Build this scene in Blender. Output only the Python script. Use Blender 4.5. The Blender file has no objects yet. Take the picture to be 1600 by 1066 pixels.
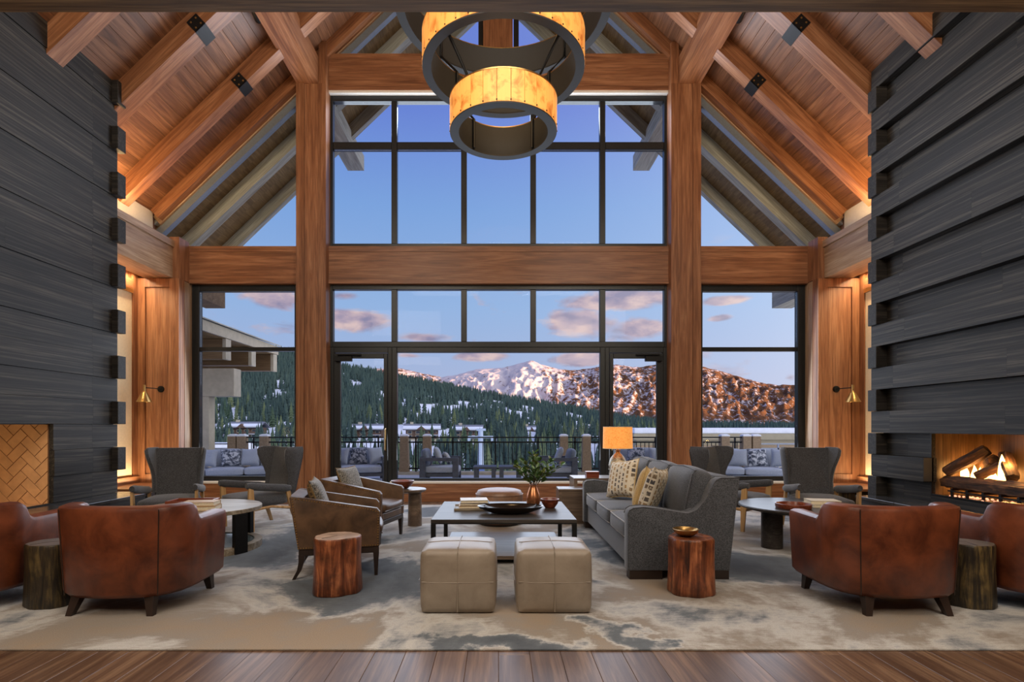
import bpy, bmesh, math, random
import numpy as np
from mathutils import Vector, Matrix
random.seed(7)
S = bpy.context.scene
COL = S.collection
PI = math.pi
H, F, VX, VY = 1.3, 850.0, 779.0, 668.0          # eye height, focal length (px), vanishing point
def X(px, d): return (px - VX) * d / F
def Z(py, d): return H + (VY - py) * d / F
def lin(v):
    v /= 255.0
    return v / 12.92 if v <= .04045 else ((v + .055) / 1.055) ** 2.4
def rgb(r, g, b): return (lin(r), lin(g), lin(b), 1.0)

# ------------------------------------------------------------------ camera
cam = bpy.data.cameras.new('camera'); co = bpy.data.objects.new('camera', cam); COL.objects.link(co)
co.location = (0, 0, H); co.rotation_euler = (PI / 2, 0, 0)
cam.sensor_width = 36; cam.lens = 36 * F / 1600
cam.shift_x = (800 - VX) / 1600; cam.shift_y = (VY - 533) / 1600
cam.clip_end = 6000
S.camera = co
S.view_settings.view_transform = 'Standard'; S.view_settings.look = 'None'
S.view_settings.gamma = 1; S.view_settings.use_curve_mapping = False
S.view_settings.exposure = 0.0

# ------------------------------------------------------------------ node helpers
def nd(nt, t, ins=None, **props):
    n = nt.nodes.new('ShaderNode' + t)
    for k, v in props.items(): setattr(n, k, v)
    for k, v in (ins or {}).items():
        if isinstance(v, bpy.types.NodeSocket): nt.links.new(v, n.inputs[k])
        else: n.inputs[k].default_value = v
    return n
def mth(nt, op, a, b=None, c=None, clamp=False):
    d = {0: a}
    if b is not None: d[1] = b
    if c is not None: d[2] = c
    return nd(nt, 'Math', d, operation=op, use_clamp=clamp).outputs[0]
def mixc(nt, f, a, b, blend='MIX'):
    return nd(nt, 'Mix', {0: f, 6: a, 7: b}, data_type='RGBA', blend_type=blend, clamp_factor=True).outputs[2]
def ramp(nt, f, stops, interp='LINEAR'):
    r = nd(nt, 'ValToRGB', {0: f}); cr = r.color_ramp; cr.interpolation = interp
    while len(cr.elements) < len(stops): cr.elements.new(.5)
    for e, (p, c) in zip(cr.elements, stops):
        e.position = p; e.color = c if hasattr(c, '__len__') else (c, c, c, 1)
    return r.outputs[0]
def noise(nt, vec, scale, detail=4, rough=.55, dist=0.0):
    return nd(nt, 'TexNoise', {'Vector': vec, 'Scale': scale, 'Detail': detail, 'Roughness': rough, 'Distortion': dist}).outputs[0]

# ------------------------------------------------------------------ world: dusk sky with lavender clouds
W = bpy.data.worlds.new('World'); S.world = W; W.use_nodes = True
nt = W.node_tree; nt.nodes.clear()
tc = nd(nt, 'TexCoord').outputs['Generated']
sx = nd(nt, 'SeparateXYZ', {0: tc})
hor = mth(nt, 'MAXIMUM', mth(nt, 'SQRT', mth(nt, 'SUBTRACT', 1.0, mth(nt, 'POWER', sx.outputs[2], 2.0))), .02)
el = mth(nt, 'DIVIDE', sx.outputs[2], hor)                      # tan(elevation)
az = mth(nt, 'ARCTAN2', sx.outputs[0], sx.outputs[1])           # azimuth from north (+Y)
base = ramp(nt, mth(nt, 'MULTIPLY', el, 1.0, clamp=True),
            [(0.0, rgb(182, 184, 214)), (.10, rgb(168, 184, 222)), (.22, rgb(150, 182, 228)), (.40, rgb(124, 164, 224)), (.60, rgb(98, 126, 214)), (.9, rgb(92, 120, 208))])
cv = nd(nt, 'CombineXYZ', {0: mth(nt, 'MULTIPLY', az, 9.0), 1: mth(nt, 'MULTIPLY', el, 20.0), 2: 3.1}).outputs[0]
cn = noise(nt, cv, 1.0, 7, .58, .35)
bias = None
for (px, py, rx, ry, amp) in ((556, 496, 85, 30, .40), (660, 527, 62, 13, .36), (420, 462, 78, 24, .42), (905, 508, 90, 30, .42), (1000, 515, 75, 24, .40), (975, 468, 120, 22, .42),
                              (755, 557, 75, 14, .40), (905, 562, 50, 14, .36), (1135, 470, 45, 9, .36), (1125, 497, 26, 8, .34), (1235, 590, 22, 12, .3), (640, 556, 40, 8, .26), (540, 462, 50, 12, .22)):
    a0, e0 = math.atan((px - VX) / F), (VY - py) / F * math.cos(math.atan((px - VX) / F))
    dx = mth(nt, 'POWER', mth(nt, 'MULTIPLY', mth(nt, 'SUBTRACT', az, a0), F / rx), 2.0)
    dy = mth(nt, 'POWER', mth(nt, 'MULTIPLY', mth(nt, 'SUBTRACT', el, e0), F / ry), 2.0)
    g = mth(nt, 'MULTIPLY', mth(nt, 'SUBTRACT', 1.0, mth(nt, 'SQRT', mth(nt, 'ADD', dx, dy)), clamp=True), amp)
    bias = g if bias is None else mth(nt, 'MAXIMUM', bias, g)
dens = mth(nt, 'ADD', mth(nt, 'SUBTRACT', cn, .62), mth(nt, 'MULTIPLY', bias, 1.5))
cl = mth(nt, 'MULTIPLY', dens, 6.0, clamp=True)
cl = mth(nt, 'MULTIPLY', cl, ramp(nt, el, [(0.0, 1.0), (.26, 1.0), (.34, 0.0)]))
cn2 = noise(nt, cv, 1.6, 5, .55, .2)
ccol = ramp(nt, cn2, [(.36, rgb(142, 134, 164)), (.50, rgb(184, 162, 178)), (.64, rgb(226, 196, 192))])
sky = mixc(nt, mth(nt, 'MULTIPLY', cl, .92), base, ccol)
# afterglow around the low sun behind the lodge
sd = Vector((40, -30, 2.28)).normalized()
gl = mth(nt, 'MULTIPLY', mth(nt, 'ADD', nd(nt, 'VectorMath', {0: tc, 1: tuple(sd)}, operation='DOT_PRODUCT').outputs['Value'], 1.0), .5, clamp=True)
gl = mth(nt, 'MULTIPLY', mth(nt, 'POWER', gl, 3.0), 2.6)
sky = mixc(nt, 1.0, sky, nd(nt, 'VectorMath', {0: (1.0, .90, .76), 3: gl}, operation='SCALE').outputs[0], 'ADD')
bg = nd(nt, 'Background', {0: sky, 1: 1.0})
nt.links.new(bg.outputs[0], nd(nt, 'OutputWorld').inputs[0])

# ------------------------------------------------------------------ sun, room lights and added fills
def lamp(name, kind, loc, col, power, to=None, size=None, sizey=None, spot=None, radius=None):
    l = bpy.data.lights.new(name, kind); l.color = col; l.energy = power
    if kind == 'AREA':
        l.shape = 'RECTANGLE' if sizey else 'SQUARE'; l.size = size
        if sizey: l.size_y = sizey
    if spot: l.spot_size = math.radians(spot); l.spot_blend = .8
    if radius is not None and kind in ('POINT', 'SPOT'): l.shadow_soft_size = radius
    o = bpy.data.objects.new(name, l); COL.objects.link(o); o.location = loc
    if to is not None:
        zl = (Vector(loc) - Vector(to)).normalized(); yl = Vector((0, 1, 0)) if abs(zl.y) < .5 else Vector((0, 0, 1))
        xl = yl.cross(zl).normalized(); yl = zl.cross(xl)
        o.rotation_euler = Matrix((xl, yl, zl)).transposed().to_euler()
    return o
SUN = lamp('sun', 'SUN', (0, -50, 60), (1.0, .53, .25), 12.5, to=(-40, -20, 57.72)); SUN.data.angle = .01
WARM = (1.0, .86, .70); AMBER = (1.0, .62, .28)
# cool fill lamps added just inside the glass to boost the window daylight
for x, z, w, h, p in ((0, 5.9, 5.6, 2.5, 270), (0, 2.2, 5.6, 3.0, 140), (-4.5, 2.2, 1.8, 3.0, 45), (4.5, 2.2, 1.8, 3.0, 45)):
    lamp('window_fill', 'AREA', (x, 9.56, z), (.80, .88, 1.0), p, to=(x, 0, z - 1.2 if z < 3 else z + 2.5), size=w, sizey=h)
lamp('hall_fill_top', 'AREA', (0, 1.2, 6.6), WARM, 360, to=(0, 6.6, 1.0), size=6, sizey=2.0)  # unseen warm fill lamp added overhead near the camera
for s in (-1, 1):
    lamp('hall_fill_side', 'AREA', (s * 3.4, -.6, 4.6), WARM, 130, to=(s * 3.0, 6.0, 2.6), size=2.5, sizey=2.0)  # pair of unseen warm fills added behind the camera
    lamp('cove_uplight', 'AREA', (s * 5.75, 8.3, 4.56), AMBER, 26, to=(s * 5.1, 8.0, 7.0), size=.12, sizey=1.7)
    lamp('cove_uplight', 'AREA', (s * 5.75, 7.9, 4.56), AMBER, 22, to=(s * 5.3, 7.7, 7.0), size=.12, sizey=.9)
    lamp('niche_light', 'AREA', (s * 6.085, 8.4, 3.88), (1.0, .72, .42), 34, to=(s * 6.13, 8.4, 0), size=.05, sizey=1.5)
    lamp('niche_floor_light', 'AREA', (s * 6.02, 8.6, .40), (1.0, .70, .38), 9, to=(s * 6.10, 8.6, 4), size=.08, sizey=1.2)
    lamp('floor_downlight', 'SPOT', (s * 2.5, 3.0, 7.4), WARM, 190, to=(s * 2.2, 3.9, 0), spot=52, radius=.12)

# ------------------------------------------------------------------ materials
def newmat(name):
    m = bpy.data.materials.new(name); m.use_nodes = True
    nt = m.node_tree; b = nt.nodes['Principled BSDF']
    return m, nt, b
def setc(nt, b, k, v):
    if isinstance(v, bpy.types.NodeSocket): nt.links.new(v, b.inputs[k])
    else: b.inputs[k].default_value = v
def bump(nt, b, h, strength=.2, dist=.01):
    n = nd(nt, 'Bump', {'Strength': strength, 'Distance': dist, 'Height': h}); nt.links.new(n.outputs[0], b.inputs['Normal'])
def coords(nt, scale=(1, 1, 1), rnd=True):
    tc = nd(nt, 'TexCoord').outputs['Object']
    v = nd(nt, 'Mapping', {0: tc, 3: scale}).outputs[0]
    if rnd:
        r = nd(nt, 'ObjectInfo').outputs['Random']
        v = nd(nt, 'VectorMath', {0: v, 1: nd(nt, 'CombineXYZ', {0: mth(nt, 'MULTIPLY', r, 37.0), 1: mth(nt, 'MULTIPLY', r, 91.0), 2: mth(nt, 'MULTIPLY', r, 53.0)}).outputs[0]}, operation='ADD').outputs[0]
    return v
def wood(name, dark, mid, light, axis=0, rough=.42, across=11.0, along=.7, tint=.22, bmp=.12):
    m, nt, b = newmat(name)
    sc = [across] * 3; sc[axis] = along
    v = coords(nt, sc)
    n1 = noise(nt, v, 1.0, 5, .6, 1.1)
    sf = [70] * 3; sf[axis] = 2.2
    n2 = noise(nt, coords(nt, sf), 1.0, 3, .6)
    c1 = ramp(nt, n1, [(.30, dark), (.48, mid), (.66, light)])
    c2 = mixc(nt, mth(nt, 'MULTIPLY', ramp(nt, n2, [(.36, 1.0), (.56, 0.0)]), .62), c1, dark)
    r = nd(nt, 'ObjectInfo').outputs['Random']
    val = mth(nt, 'ADD', 1 - tint / 2, mth(nt, 'MULTIPLY', r, tint))
    hs = nd(nt, 'HueSaturation', {'Hue': .5, 'Saturation': 1.0, 'Value': val, 'Color': c2})
    setc(nt, b, 'Base Color', hs.outputs[0]); b.inputs['Roughness'].default_value = rough
    bump(nt, b, n2, bmp, .004)
    return m
def plain(name, col, rough=.5, metal=0.0, var=.12, scale=30, bmp=.05, spec=None):
    m, nt, b = newmat(name)
    n = noise(nt, coords(nt), scale, 4)
    d = tuple(c * (1 - var) for c in col[:3]) + (1,); l = tuple(min(1, c * (1 + var)) for c in col[:3]) + (1,)
    setc(nt, b, 'Base Color', ramp(nt, n, [(.35, d), (.65, l)]))
    b.inputs['Roughness'].default_value = rough; b.inputs['Metallic'].default_value = metal
    if bmp: bump(nt, b, n, bmp, .004)
    return m
def fabric(name, c1, c2, scale=260, rough=.9, bmp=.3):
    m, nt, b = newmat(name)
    v = coords(nt)
    n = noise(nt, v, scale, 2, .7); g = noise(nt, v, 7, 3)
    c = mixc(nt, mth(nt, 'MULTIPLY', g, .35), ramp(nt, n, [(.36, c1), (.64, c2)]), c1)
    setc(nt, b, 'Base Color', c); b.inputs['Roughness'].default_value = rough
    b.inputs['Sheen Weight'].default_value = .25
    bump(nt, b, n, bmp, .003)
    return m
def leather(name, c1, c2, rough=.36, scale=5.0, lo=.34, hi=.66):
    m, nt, b = newmat(name)
    v = coords(nt)
    n = noise(nt, v, scale, 5, .6, .4)
    vo = nd(nt, 'TexVoronoi', {'Vector': v, 'Scale': 150.0}).outputs[0]
    setc(nt, b, 'Base Color', ramp(nt, n, [(lo, c1), (hi, c2)]))
    setc(nt, b, 'Roughness', mth(nt, 'ADD', rough, mth(nt, 'MULTIPLY', n, .16)))
    bump(nt, b, vo, .10, .002)
    return m
def emit(name, col, strength, rough=.6, c2=None, scale=6.0, stretch=(1, 1, 1)):
    m, nt, b = newmat(name)
    c = col
    if c2:
        n = noise(nt, coords(nt, stretch), scale, 5, .6, .6); c = ramp(nt, n, [(.32, c2), (.52, col)])
    setc(nt, b, 'Base Color', c); setc(nt, b, 'Emission Color', c)
    b.inputs['Emission Strength'].default_value = strength; b.inputs['Roughness'].default_value = rough
    return m
OAK = [wood('oak_' + 'xyz'[i], rgb(104, 64, 40), rgb(145, 96, 63), rgb(170, 121, 86), i) for i in range(3)]
PLANK = wood('oak_ceiling', rgb(88, 57, 38), rgb(122, 82, 56), rgb(148, 105, 75), 1, .45, tint=.3)
OAKG = [wood('pale_oak_' + 'xyz'[i], rgb(134, 104, 78), rgb(166, 136, 108), rgb(186, 160, 132), i) for i in range(3)]
DARKOAK = wood('dark_oak_x', rgb(76, 56, 34), rgb(124, 98, 62), rgb(166, 138, 94), 0, .55, across=18)
FLOORW = wood('floor_oak', rgb(70, 50, 38), rgb(96, 72, 55), rgb(122, 96, 74), 1, .38, tint=.3)
STONE = wood('charcoal_stone', rgb(22, 20, 19), rgb(37, 35, 33), rgb(74, 69, 62), 1, .6, across=26, along=.32, tint=.35, bmp=.15)
STONEX = wood('charcoal_stone_end', rgb(19, 17, 16), rgb(33, 30, 28), rgb(58, 53, 48), 0, .6, across=26, along=.55, tint=.3, bmp=.15)
for _m in (STONE, STONEX): _m.node_tree.nodes['Principled BSDF'].inputs['Specular IOR Level'].default_value = .3
HEARTH = wood('hearth_stone', rgb(38, 39, 42), rgb(56, 57, 60), rgb(82, 80, 78), 1, .22, across=14, along=.5, tint=.1)
GREYW = [wood('weathered_' + 'xyz'[i], rgb(140, 138, 126), rgb(176, 174, 160), rgb(198, 196, 182), i, .7) for i in range(3)]
SOFFIT = wood('brown_soffit', rgb(108, 84, 48), rgb(134, 106, 64), rgb(152, 124, 78), 1, .7)
SOFFBEAM = wood('brown_outdoor_beam', rgb(98, 76, 50), rgb(124, 98, 66), rgb(142, 116, 82), 0, .7)
FRAME = plain('bronze_frame', rgb(52, 54, 55), .35, .6, .06)
MATTE = plain('matte_slate_metal', rgb(30, 31, 33), .65, 0, .08)
BLACK = plain('black_steel', rgb(26, 26, 27), .45, .5, .1)
BRASS = plain('aged_brass', rgb(176, 142, 88), .3, .9, .1)
COPPER = plain('copper', rgb(196, 132, 92), .28, .9, .1)
CREAM = plain('cream_shade', rgb(232, 214, 178), .8, 0, .04)
WHITE = plain('white_plaster', rgb(226, 222, 214), .8, 0, .03)
SNOW = plain('snow', rgb(226, 232, 240), .9, 0, .05, 4)
SNOWW = plain('snowy_deck', rgb(190, 196, 206), .8, 0, .12, 2)
STUCCO = plain('tan_stucco', rgb(150, 130, 104), .9, 0, .12, 20, .2)
CREAMST = plain('cream_stucco', rgb(186, 178, 158), .9, 0, .08, 6, .2)
TUB = leather('cognac_leather', rgb(78, 36, 20), rgb(124, 64, 36), .28)
BROWNL = leather('brown_leather', rgb(66, 48, 34), rgb(100, 74, 52), .32, 7)
TAUPE = leather('taupe_leather', rgb(130, 118, 104), rgb(152, 140, 125), .34, 4)
OTTO = leather('tan_leather', rgb(112, 82, 62), rgb(146, 110, 86), .34, 4)
CHARF = fabric('charcoal_fabric', rgb(30, 31, 34), rgb(78, 79, 84), 130)
SOFAF = fabric('grey_sofa_fabric', rgb(40, 43, 48), rgb(94, 97, 104), 150)
PIPE = fabric('pale_piping', rgb(150, 150, 150), rgb(176, 176, 176))
TWEED = fabric('tweed', rgb(36, 35, 32), rgb(150, 146, 138), 85)
OUTF = fabric('outdoor_grey', rgb(150, 160, 176), rgb(178, 188, 202), 90)
OUTD = fabric('outdoor_slate', rgb(92, 104, 122), rgb(120, 132, 150), 90)
LEGD = plain('espresso_wood', rgb(42, 30, 24), .4, 0, .15, 12)
LEGO = wood('light_oak_leg', rgb(142, 108, 68), rgb(172, 136, 90), rgb(192, 158, 112), 2, .4)
TABLED = wood('dark_table', rgb(44, 40, 38), rgb(62, 57, 54), rgb(80, 75, 70), 0, .36)
TABLEG = wood('greybrown_table', rgb(74, 60, 50), rgb(100, 84, 70), rgb(124, 106, 90), 0, .3)
TABLEO = wood('bleached_table', rgb(104, 92, 76), rgb(134, 122, 104), rgb(172, 162, 146), 0, .42)
for _m in (TABLED, TABLEO):
    _m.node_tree.nodes['Principled BSDF'].inputs['Specular IOR Level'].default_value = .22
OUTW = plain('slate_teak', rgb(74, 80, 92), .6, 0, .15, 10)
BOWLW = wood('turned_redwood', rgb(84, 36, 22), rgb(120, 58, 36), rgb(150, 82, 54), 0, .28, across=30)
BLACKG = plain('black_gloss', rgb(30, 22, 18), .14, 0, .1)
BRICK = plain('firebrick', rgb(196, 150, 104), .85, 0, .10, 9, .1)
MORTAR = plain('dark_mortar', rgb(112, 80, 54), .9, 0, .1)
FIREM = wood('firebox_panel', rgb(70, 52, 36), rgb(96, 74, 52), rgb(116, 92, 68), 2, .4)
PAPER = plain('pages', rgb(214, 202, 176), .8, 0, .08, 60)
def bookm(n, c): return plain(n, c, .5, 0, .06, 12)
BK1 = bookm('cover_white', rgb(206, 202, 196)); BK2 = bookm('cover_black', rgb(40, 38, 38)); BK3 = bookm('cover_kraft', rgb(176, 142, 100)); BK4 = bookm('cover_ivory', rgb(206, 194, 172))
LEAF = plain('leaf_green', rgb(66, 98, 46), .35, 0, .35, 8)
LEAF2 = plain('leaf_olive', rgb(92, 104, 44), .4, 0, .3, 8)
STEM = plain('twig', rgb(74, 56, 36), .7, 0, .2)
BARKD = None
def barkmat(name, c1, c2, c3, across=26, rough=.4):
    m, nt, b = newmat(name)
    v = coords(nt, (across, across, 2.2))
    n = noise(nt, v, 1.0, 5, .65, .8); k = noise(nt, coords(nt, (9, 9, 9)), 1.0, 5, .6)
    c = ramp(nt, n, [(.30, c1), (.5, c2), (.70, c3)])
    c = mixc(nt, ramp(nt, k, [(.45, 0.0), (.7, .75)]), c, c1)
    setc(nt, b, 'Base Color', c); b.inputs['Roughness'].default_value = rough
    bump(nt, b, n, .5, .02)
    return m
REDLOG = barkmat('red_log', rgb(48, 24, 15), rgb(126, 68, 40), rgb(188, 118, 76), 20, .3)
BARKD = barkmat('dark_bark', rgb(18, 15, 11), rgb(50, 41, 27), rgb(116, 97, 56), 20, .45)
LOGTOP = plain('log_end', rgb(178, 150, 128), .3, 0, .25, 9)
LOGTOPG = plain('grey_log_end', rgb(104, 92, 78), .3, 0, .25, 9)
FIRELOG = barkmat('fire_log', rgb(30, 18, 11), rgb(76, 48, 30), rgb(142, 96, 60), 22, .8)
FLAME = emit('flame', (1.0, .52, .14, 1), 9.0)
EMBER = emit('ember', (1.0, .42, .25, 1), 1.6, c2=(.05, .03, .03, 1), scale=40)
SHADE = emit('lit_shade', rgb(236, 158, 78), .66, .8, rgb(206, 122, 46), 45)
MICA = emit('lit_mica', rgb(240, 166, 82), .55, .5, rgb(188, 104, 36), 7)
COVE = emit('cove_strip', (1, .66, .28, 1), 3.0)
def patterned(name, ca, cb, cc, scale=(9, 16, 9)):
    m, nt, b = newmat(name)
    v = coords(nt, scale, False)
    w = nd(nt, 'TexBrick', {'Vector': nd(nt, 'Mapping', {0: v, 2: (0, 0, PI / 2)}).outputs[0], 'Color1': ca, 'Color2': cb, 'Mortar': cc, 'Scale': 1.0, 'Mortar Size': .15, 'Bias': 0.0, 'Brick Width': .9, 'Row Height': .5}).outputs[0]
    n = noise(nt, v, .9, 4, .6, 1.0)
    setc(nt, b, 'Base Color', mixc(nt, ramp(nt, n, [(.56, 0.0), (.62, 1.0)]), w, cc)); b.inputs['Roughness'].default_value = .9
    return m
PILLOWP = patterned('ikat_pillow', rgb(58, 62, 70), rgb(176, 140, 84), rgb(206, 196, 176))
PILLOWG = fabric('gold_pillow', rgb(180, 148, 92), rgb(206, 180, 128), 120)
def blotched(name, ca, cb, cc, scale):
    m, nt, b = newmat(name)
    n = noise(nt, coords(nt), scale, 3, .5, .8)
    setc(nt, b, 'Base Color', ramp(nt, n, [(.0, ca), (.42, ca), (.44, cb), (.52, cb), (.54, cc)], 'LINEAR')); b.inputs['Roughness'].default_value = .9
    return m
PILLOWO = blotched('camo_pillow', rgb(62, 70, 84), rgb(112, 120, 134), rgb(186, 192, 202), 13)
def glassmat():
    m = bpy.data.materials.new('window_glass'); m.use_nodes = True; nt = m.node_tree; nt.nodes.clear()
    t = nd(nt, 'BsdfTransparent', {0: (.97, .98, .98, 1)}); g = nd(nt, 'BsdfGlossy', {0: (1, 1, 1, 1), 1: 0.0})
    lw = nd(nt, 'LayerWeight', {0: .12}).outputs['Fresnel']
    mx = nd(nt, 'MixShader', {0: mth(nt, 'MULTIPLY', lw, .6), 1: t.outputs[0], 2: g.outputs[0]})
    nt.links.new(mx.outputs[0], nd(nt, 'OutputMaterial').inputs[0])
    return m
GLASS = glassmat()
def rugmat():
    m, nt, b = newmat('rug')
    v = coords(nt, (1, 1, 1), False)
    dn = nd(nt, 'TexNoise', {'Vector': v, 'Scale': 1.5, 'Detail': 7.0, 'Roughness': .6}).outputs['Color']
    dv = nd(nt, 'VectorMath', {0: v, 1: nd(nt, 'VectorMath', {0: nd(nt, 'VectorMath', {0: dn, 1: (.5, .5, .5)}, operation='SUBTRACT').outputs[0], 1: (1.5, 1.1, 0)}, operation='MULTIPLY').outputs[0]}, operation='ADD').outputs[0]
    sp = nd(nt, 'SeparateXYZ', {0: dv})
    n = noise(nt, nd(nt, 'Mapping', {0: v, 3: (.75, .6, 1)}).outputs[0], 1.0, 9, .62, .5)
    acc = None
    for (x, y, rx, ry, a) in ((-.96, 4.5, .75, .9, .22), (.08, 3.28, .5, .18, .3), (.78, 3.36, .2, .3, .26), (-2.2, 6.2, 1.0, 1.4, .18), (1.0, 6.0, .5, 1.4, .2), (2.4, 5.2, .9, .8, .2), (-.6, 8.2, 1.6, .8, .12),
                              (1.3, 3.9, .7, .4, .14), (3.1, 6.0, .8, .8, .15), (-1.55, 3.45, 1.2, .35, -.15), (.2, 3.8, .5, .35, -.2), (1.7, 4.2, .7, .5, -.12), (-1.75, 5.6, .45, .35, -.25), (2.2, 3.6, 1.2, .4, -.08)):
        dx = mth(nt, 'POWER', mth(nt, 'DIVIDE', mth(nt, 'SUBTRACT', sp.outputs[0], x), rx), 2.0)
        dy = mth(nt, 'POWER', mth(nt, 'DIVIDE', mth(nt, 'SUBTRACT', sp.outputs[1], y), ry), 2.0)
        g = mth(nt, 'MULTIPLY', mth(nt, 'SUBTRACT', 1.0, mth(nt, 'ADD', dx, dy), clamp=True), a * .8)
        acc = g if acc is None else mth(nt, 'ADD', acc, g)
    f = mth(nt, 'ADD', n, acc)
    st = noise(nt, nd(nt, 'Mapping', {0: v, 3: (9, 60, 1)}).outputs[0], 1.0, 4, .6)
    f = mth(nt, 'ADD', f, mth(nt, 'MULTIPLY', mth(nt, 'SUBTRACT', st, .5), .10))
    c = ramp(nt, f, [(.34, rgb(148, 132, 114)), (.46, rgb(140, 132, 123)), (.53, rgb(184, 182, 178)), (.58, rgb(146, 148, 150)), (.62, rgb(96, 103, 110)), (.78, rgb(66, 72, 80))])
    fine = noise(nt, v, 180, 2, .7)
    c = mixc(nt, mth(nt, 'MULTIPLY', ramp(nt, fine, [(.35, 1.0), (.6, 0.0)]), .3), c, rgb(70, 66, 62))
    setc(nt, b, 'Base Color', c); b.inputs['Roughness'].default_value = .95
    bump(nt, b, fine, .4, .004)
    return m
FRAME_SKY = plain('skylit_frame', rgb(128, 138, 146), .35, .4, .05)  # lighter frame tone with the sky's reflection put into the colour
RUG = rugmat()

# ------------------------------------------------------------------ mesh helpers
def box(bm, a, b, M=None, bev=0, seg=1):
    vs = [bm.verts.new((x, y, z)) for x in (a[0], b[0]) for y in (a[1], b[1]) for z in (a[2], b[2])]
    fs = [bm.faces.new([vs[i] for i in q]) for q in ((0, 1, 3, 2), (4, 6, 7, 5), (0, 4, 5, 1), (2, 3, 7, 6), (0, 2, 6, 4), (1, 5, 7, 3))]
    if M is not None:
        for v in vs: v.co = M @ v.co
    if bev:
        es = list({e for f in fs for e in f.edges})
        bmesh.ops.bevel(bm, geom=es, offset=bev, segments=seg, profile=.5, affect='EDGES', clamp_overlap=True)
def prism(bm, poly, axis, a, b, M=None, bev=0, seg=2):
    def p(u, w, t): return {0: (t, u, w), 1: (u, t, w), 2: (u, w, t)}[axis]
    v0 = [bm.verts.new(p(u, w, a)) for u, w in poly]; v1 = [bm.verts.new(p(u, w, b)) for u, w in poly]
    n = len(poly); fs = [bm.faces.new(v0), bm.faces.new(v1[::-1])]
    fs += [bm.faces.new((v0[i], v0[(i + 1) % n], v1[(i + 1) % n], v1[i])) for i in range(n)]
    if M is not None:
        for v in v0 + v1: v.co = M @ v.co
    if bev:
        es = list({e for f in fs[:2] for e in f.edges})
        bmesh.ops.bevel(bm, geom=es, offset=bev, segments=seg, profile=.5, affect='EDGES', clamp_overlap=True)
def lathe(bm, prof, seg=32, M=None, sx=1, sy=1, wob=None):
    rings = []
    for r, z in prof:
        if r < 1e-5: rings.append([bm.verts.new((0, 0, z))])
        else: rings.append([bm.verts.new((sx * r * (wob(i) if wob else 1) * math.cos(2 * PI * i / seg), sy * r * (wob(i) if wob else 1) * math.sin(2 * PI * i / seg), z)) for i in range(seg)])
    for A, B in zip(rings, rings[1:]):
        if len(A) == len(B) == 1: continue
        for i in range(seg):
            j = (i + 1) % seg
            if len(A) == 1: bm.faces.new((A[0], B[j], B[i]))
            elif len(B) == 1: bm.faces.new((A[i], A[j], B[0]))
            else: bm.faces.new((A[i], A[j], B[j], B[i]))
    if M is not None:
        for R in rings:
            for v in R: v.co = M @ v.co
def tube(bm, pts, r, seg=8, closed=False):
    pts = [Vector(p) for p in pts]; n = len(pts)
    rr = r if hasattr(r, '__len__') else [r] * n
    rings = []
    for i, p in enumerate(pts):
        if closed: t = pts[(i + 1) % n] - pts[i - 1]
        else: t = pts[min(i + 1, n - 1)] - pts[max(i - 1, 0)]
        t.normalize()
        u = t.cross(Vector((0, 0, 1)) if abs(t.z) < .9 else Vector((1, 0, 0))).normalized(); w = t.cross(u)
        rings.append([bm.verts.new(p + (u * math.cos(2 * PI * k / seg) + w * math.sin(2 * PI * k / seg)) * rr[i]) for k in range(seg)])
    for i in range(n if closed else n - 1):
        A, B = rings[i], rings[(i + 1) % n]
        for k in range(seg):
            l = (k + 1) % seg; bm.faces.new((A[k], A[l], B[l], B[k]))
    if not closed: bm.faces.new(rings[0]); bm.faces.new(rings[-1][::-1])
def loft(bm, secs, cap=True, closed=False):
    R = [[bm.verts.new(p) for p in s] for s in secs]; n = len(secs[0])
    for A, B in zip(R, R[1:]):
        for k in range(n):
            l = (k + 1) % n; bm.faces.new((A[k], A[l], B[l], B[k]))
    if cap: bm.faces.new(R[0]); bm.faces.new(R[-1][::-1])
def pillow(bm, w, h, t, n=14, M=None):
    def P(i, j, s):
        u, v = 2 * i / n - 1, 2 * j / n - 1
        k = max(0, (1 - u ** 4) * (1 - v ** 4)) ** .6
        return Vector((w / 2 * u * (1 - .09 * (1 - v * v) * abs(u)), h / 2 * v * (1 - .09 * (1 - u * u) * abs(v)), s * t / 2 * k))
    g = {}
    for s in (1, -1):
        for i in range(n + 1):
            for j in range(n + 1):
                if s == -1 and (i in (0, n) or j in (0, n)): g[s, i, j] = g[1, i, j]
                else: g[s, i, j] = bm.verts.new(P(i, j, s))
        for i in range(n):
            for j in range(n):
                q = (g[s, i, j], g[s, i + 1, j], g[s, i + 1, j + 1], g[s, i, j + 1])
                bm.faces.new(q if s == 1 else q[::-1])
    if M is not None:
        for v in set(g.values()): v.co = M @ v.co
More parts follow.
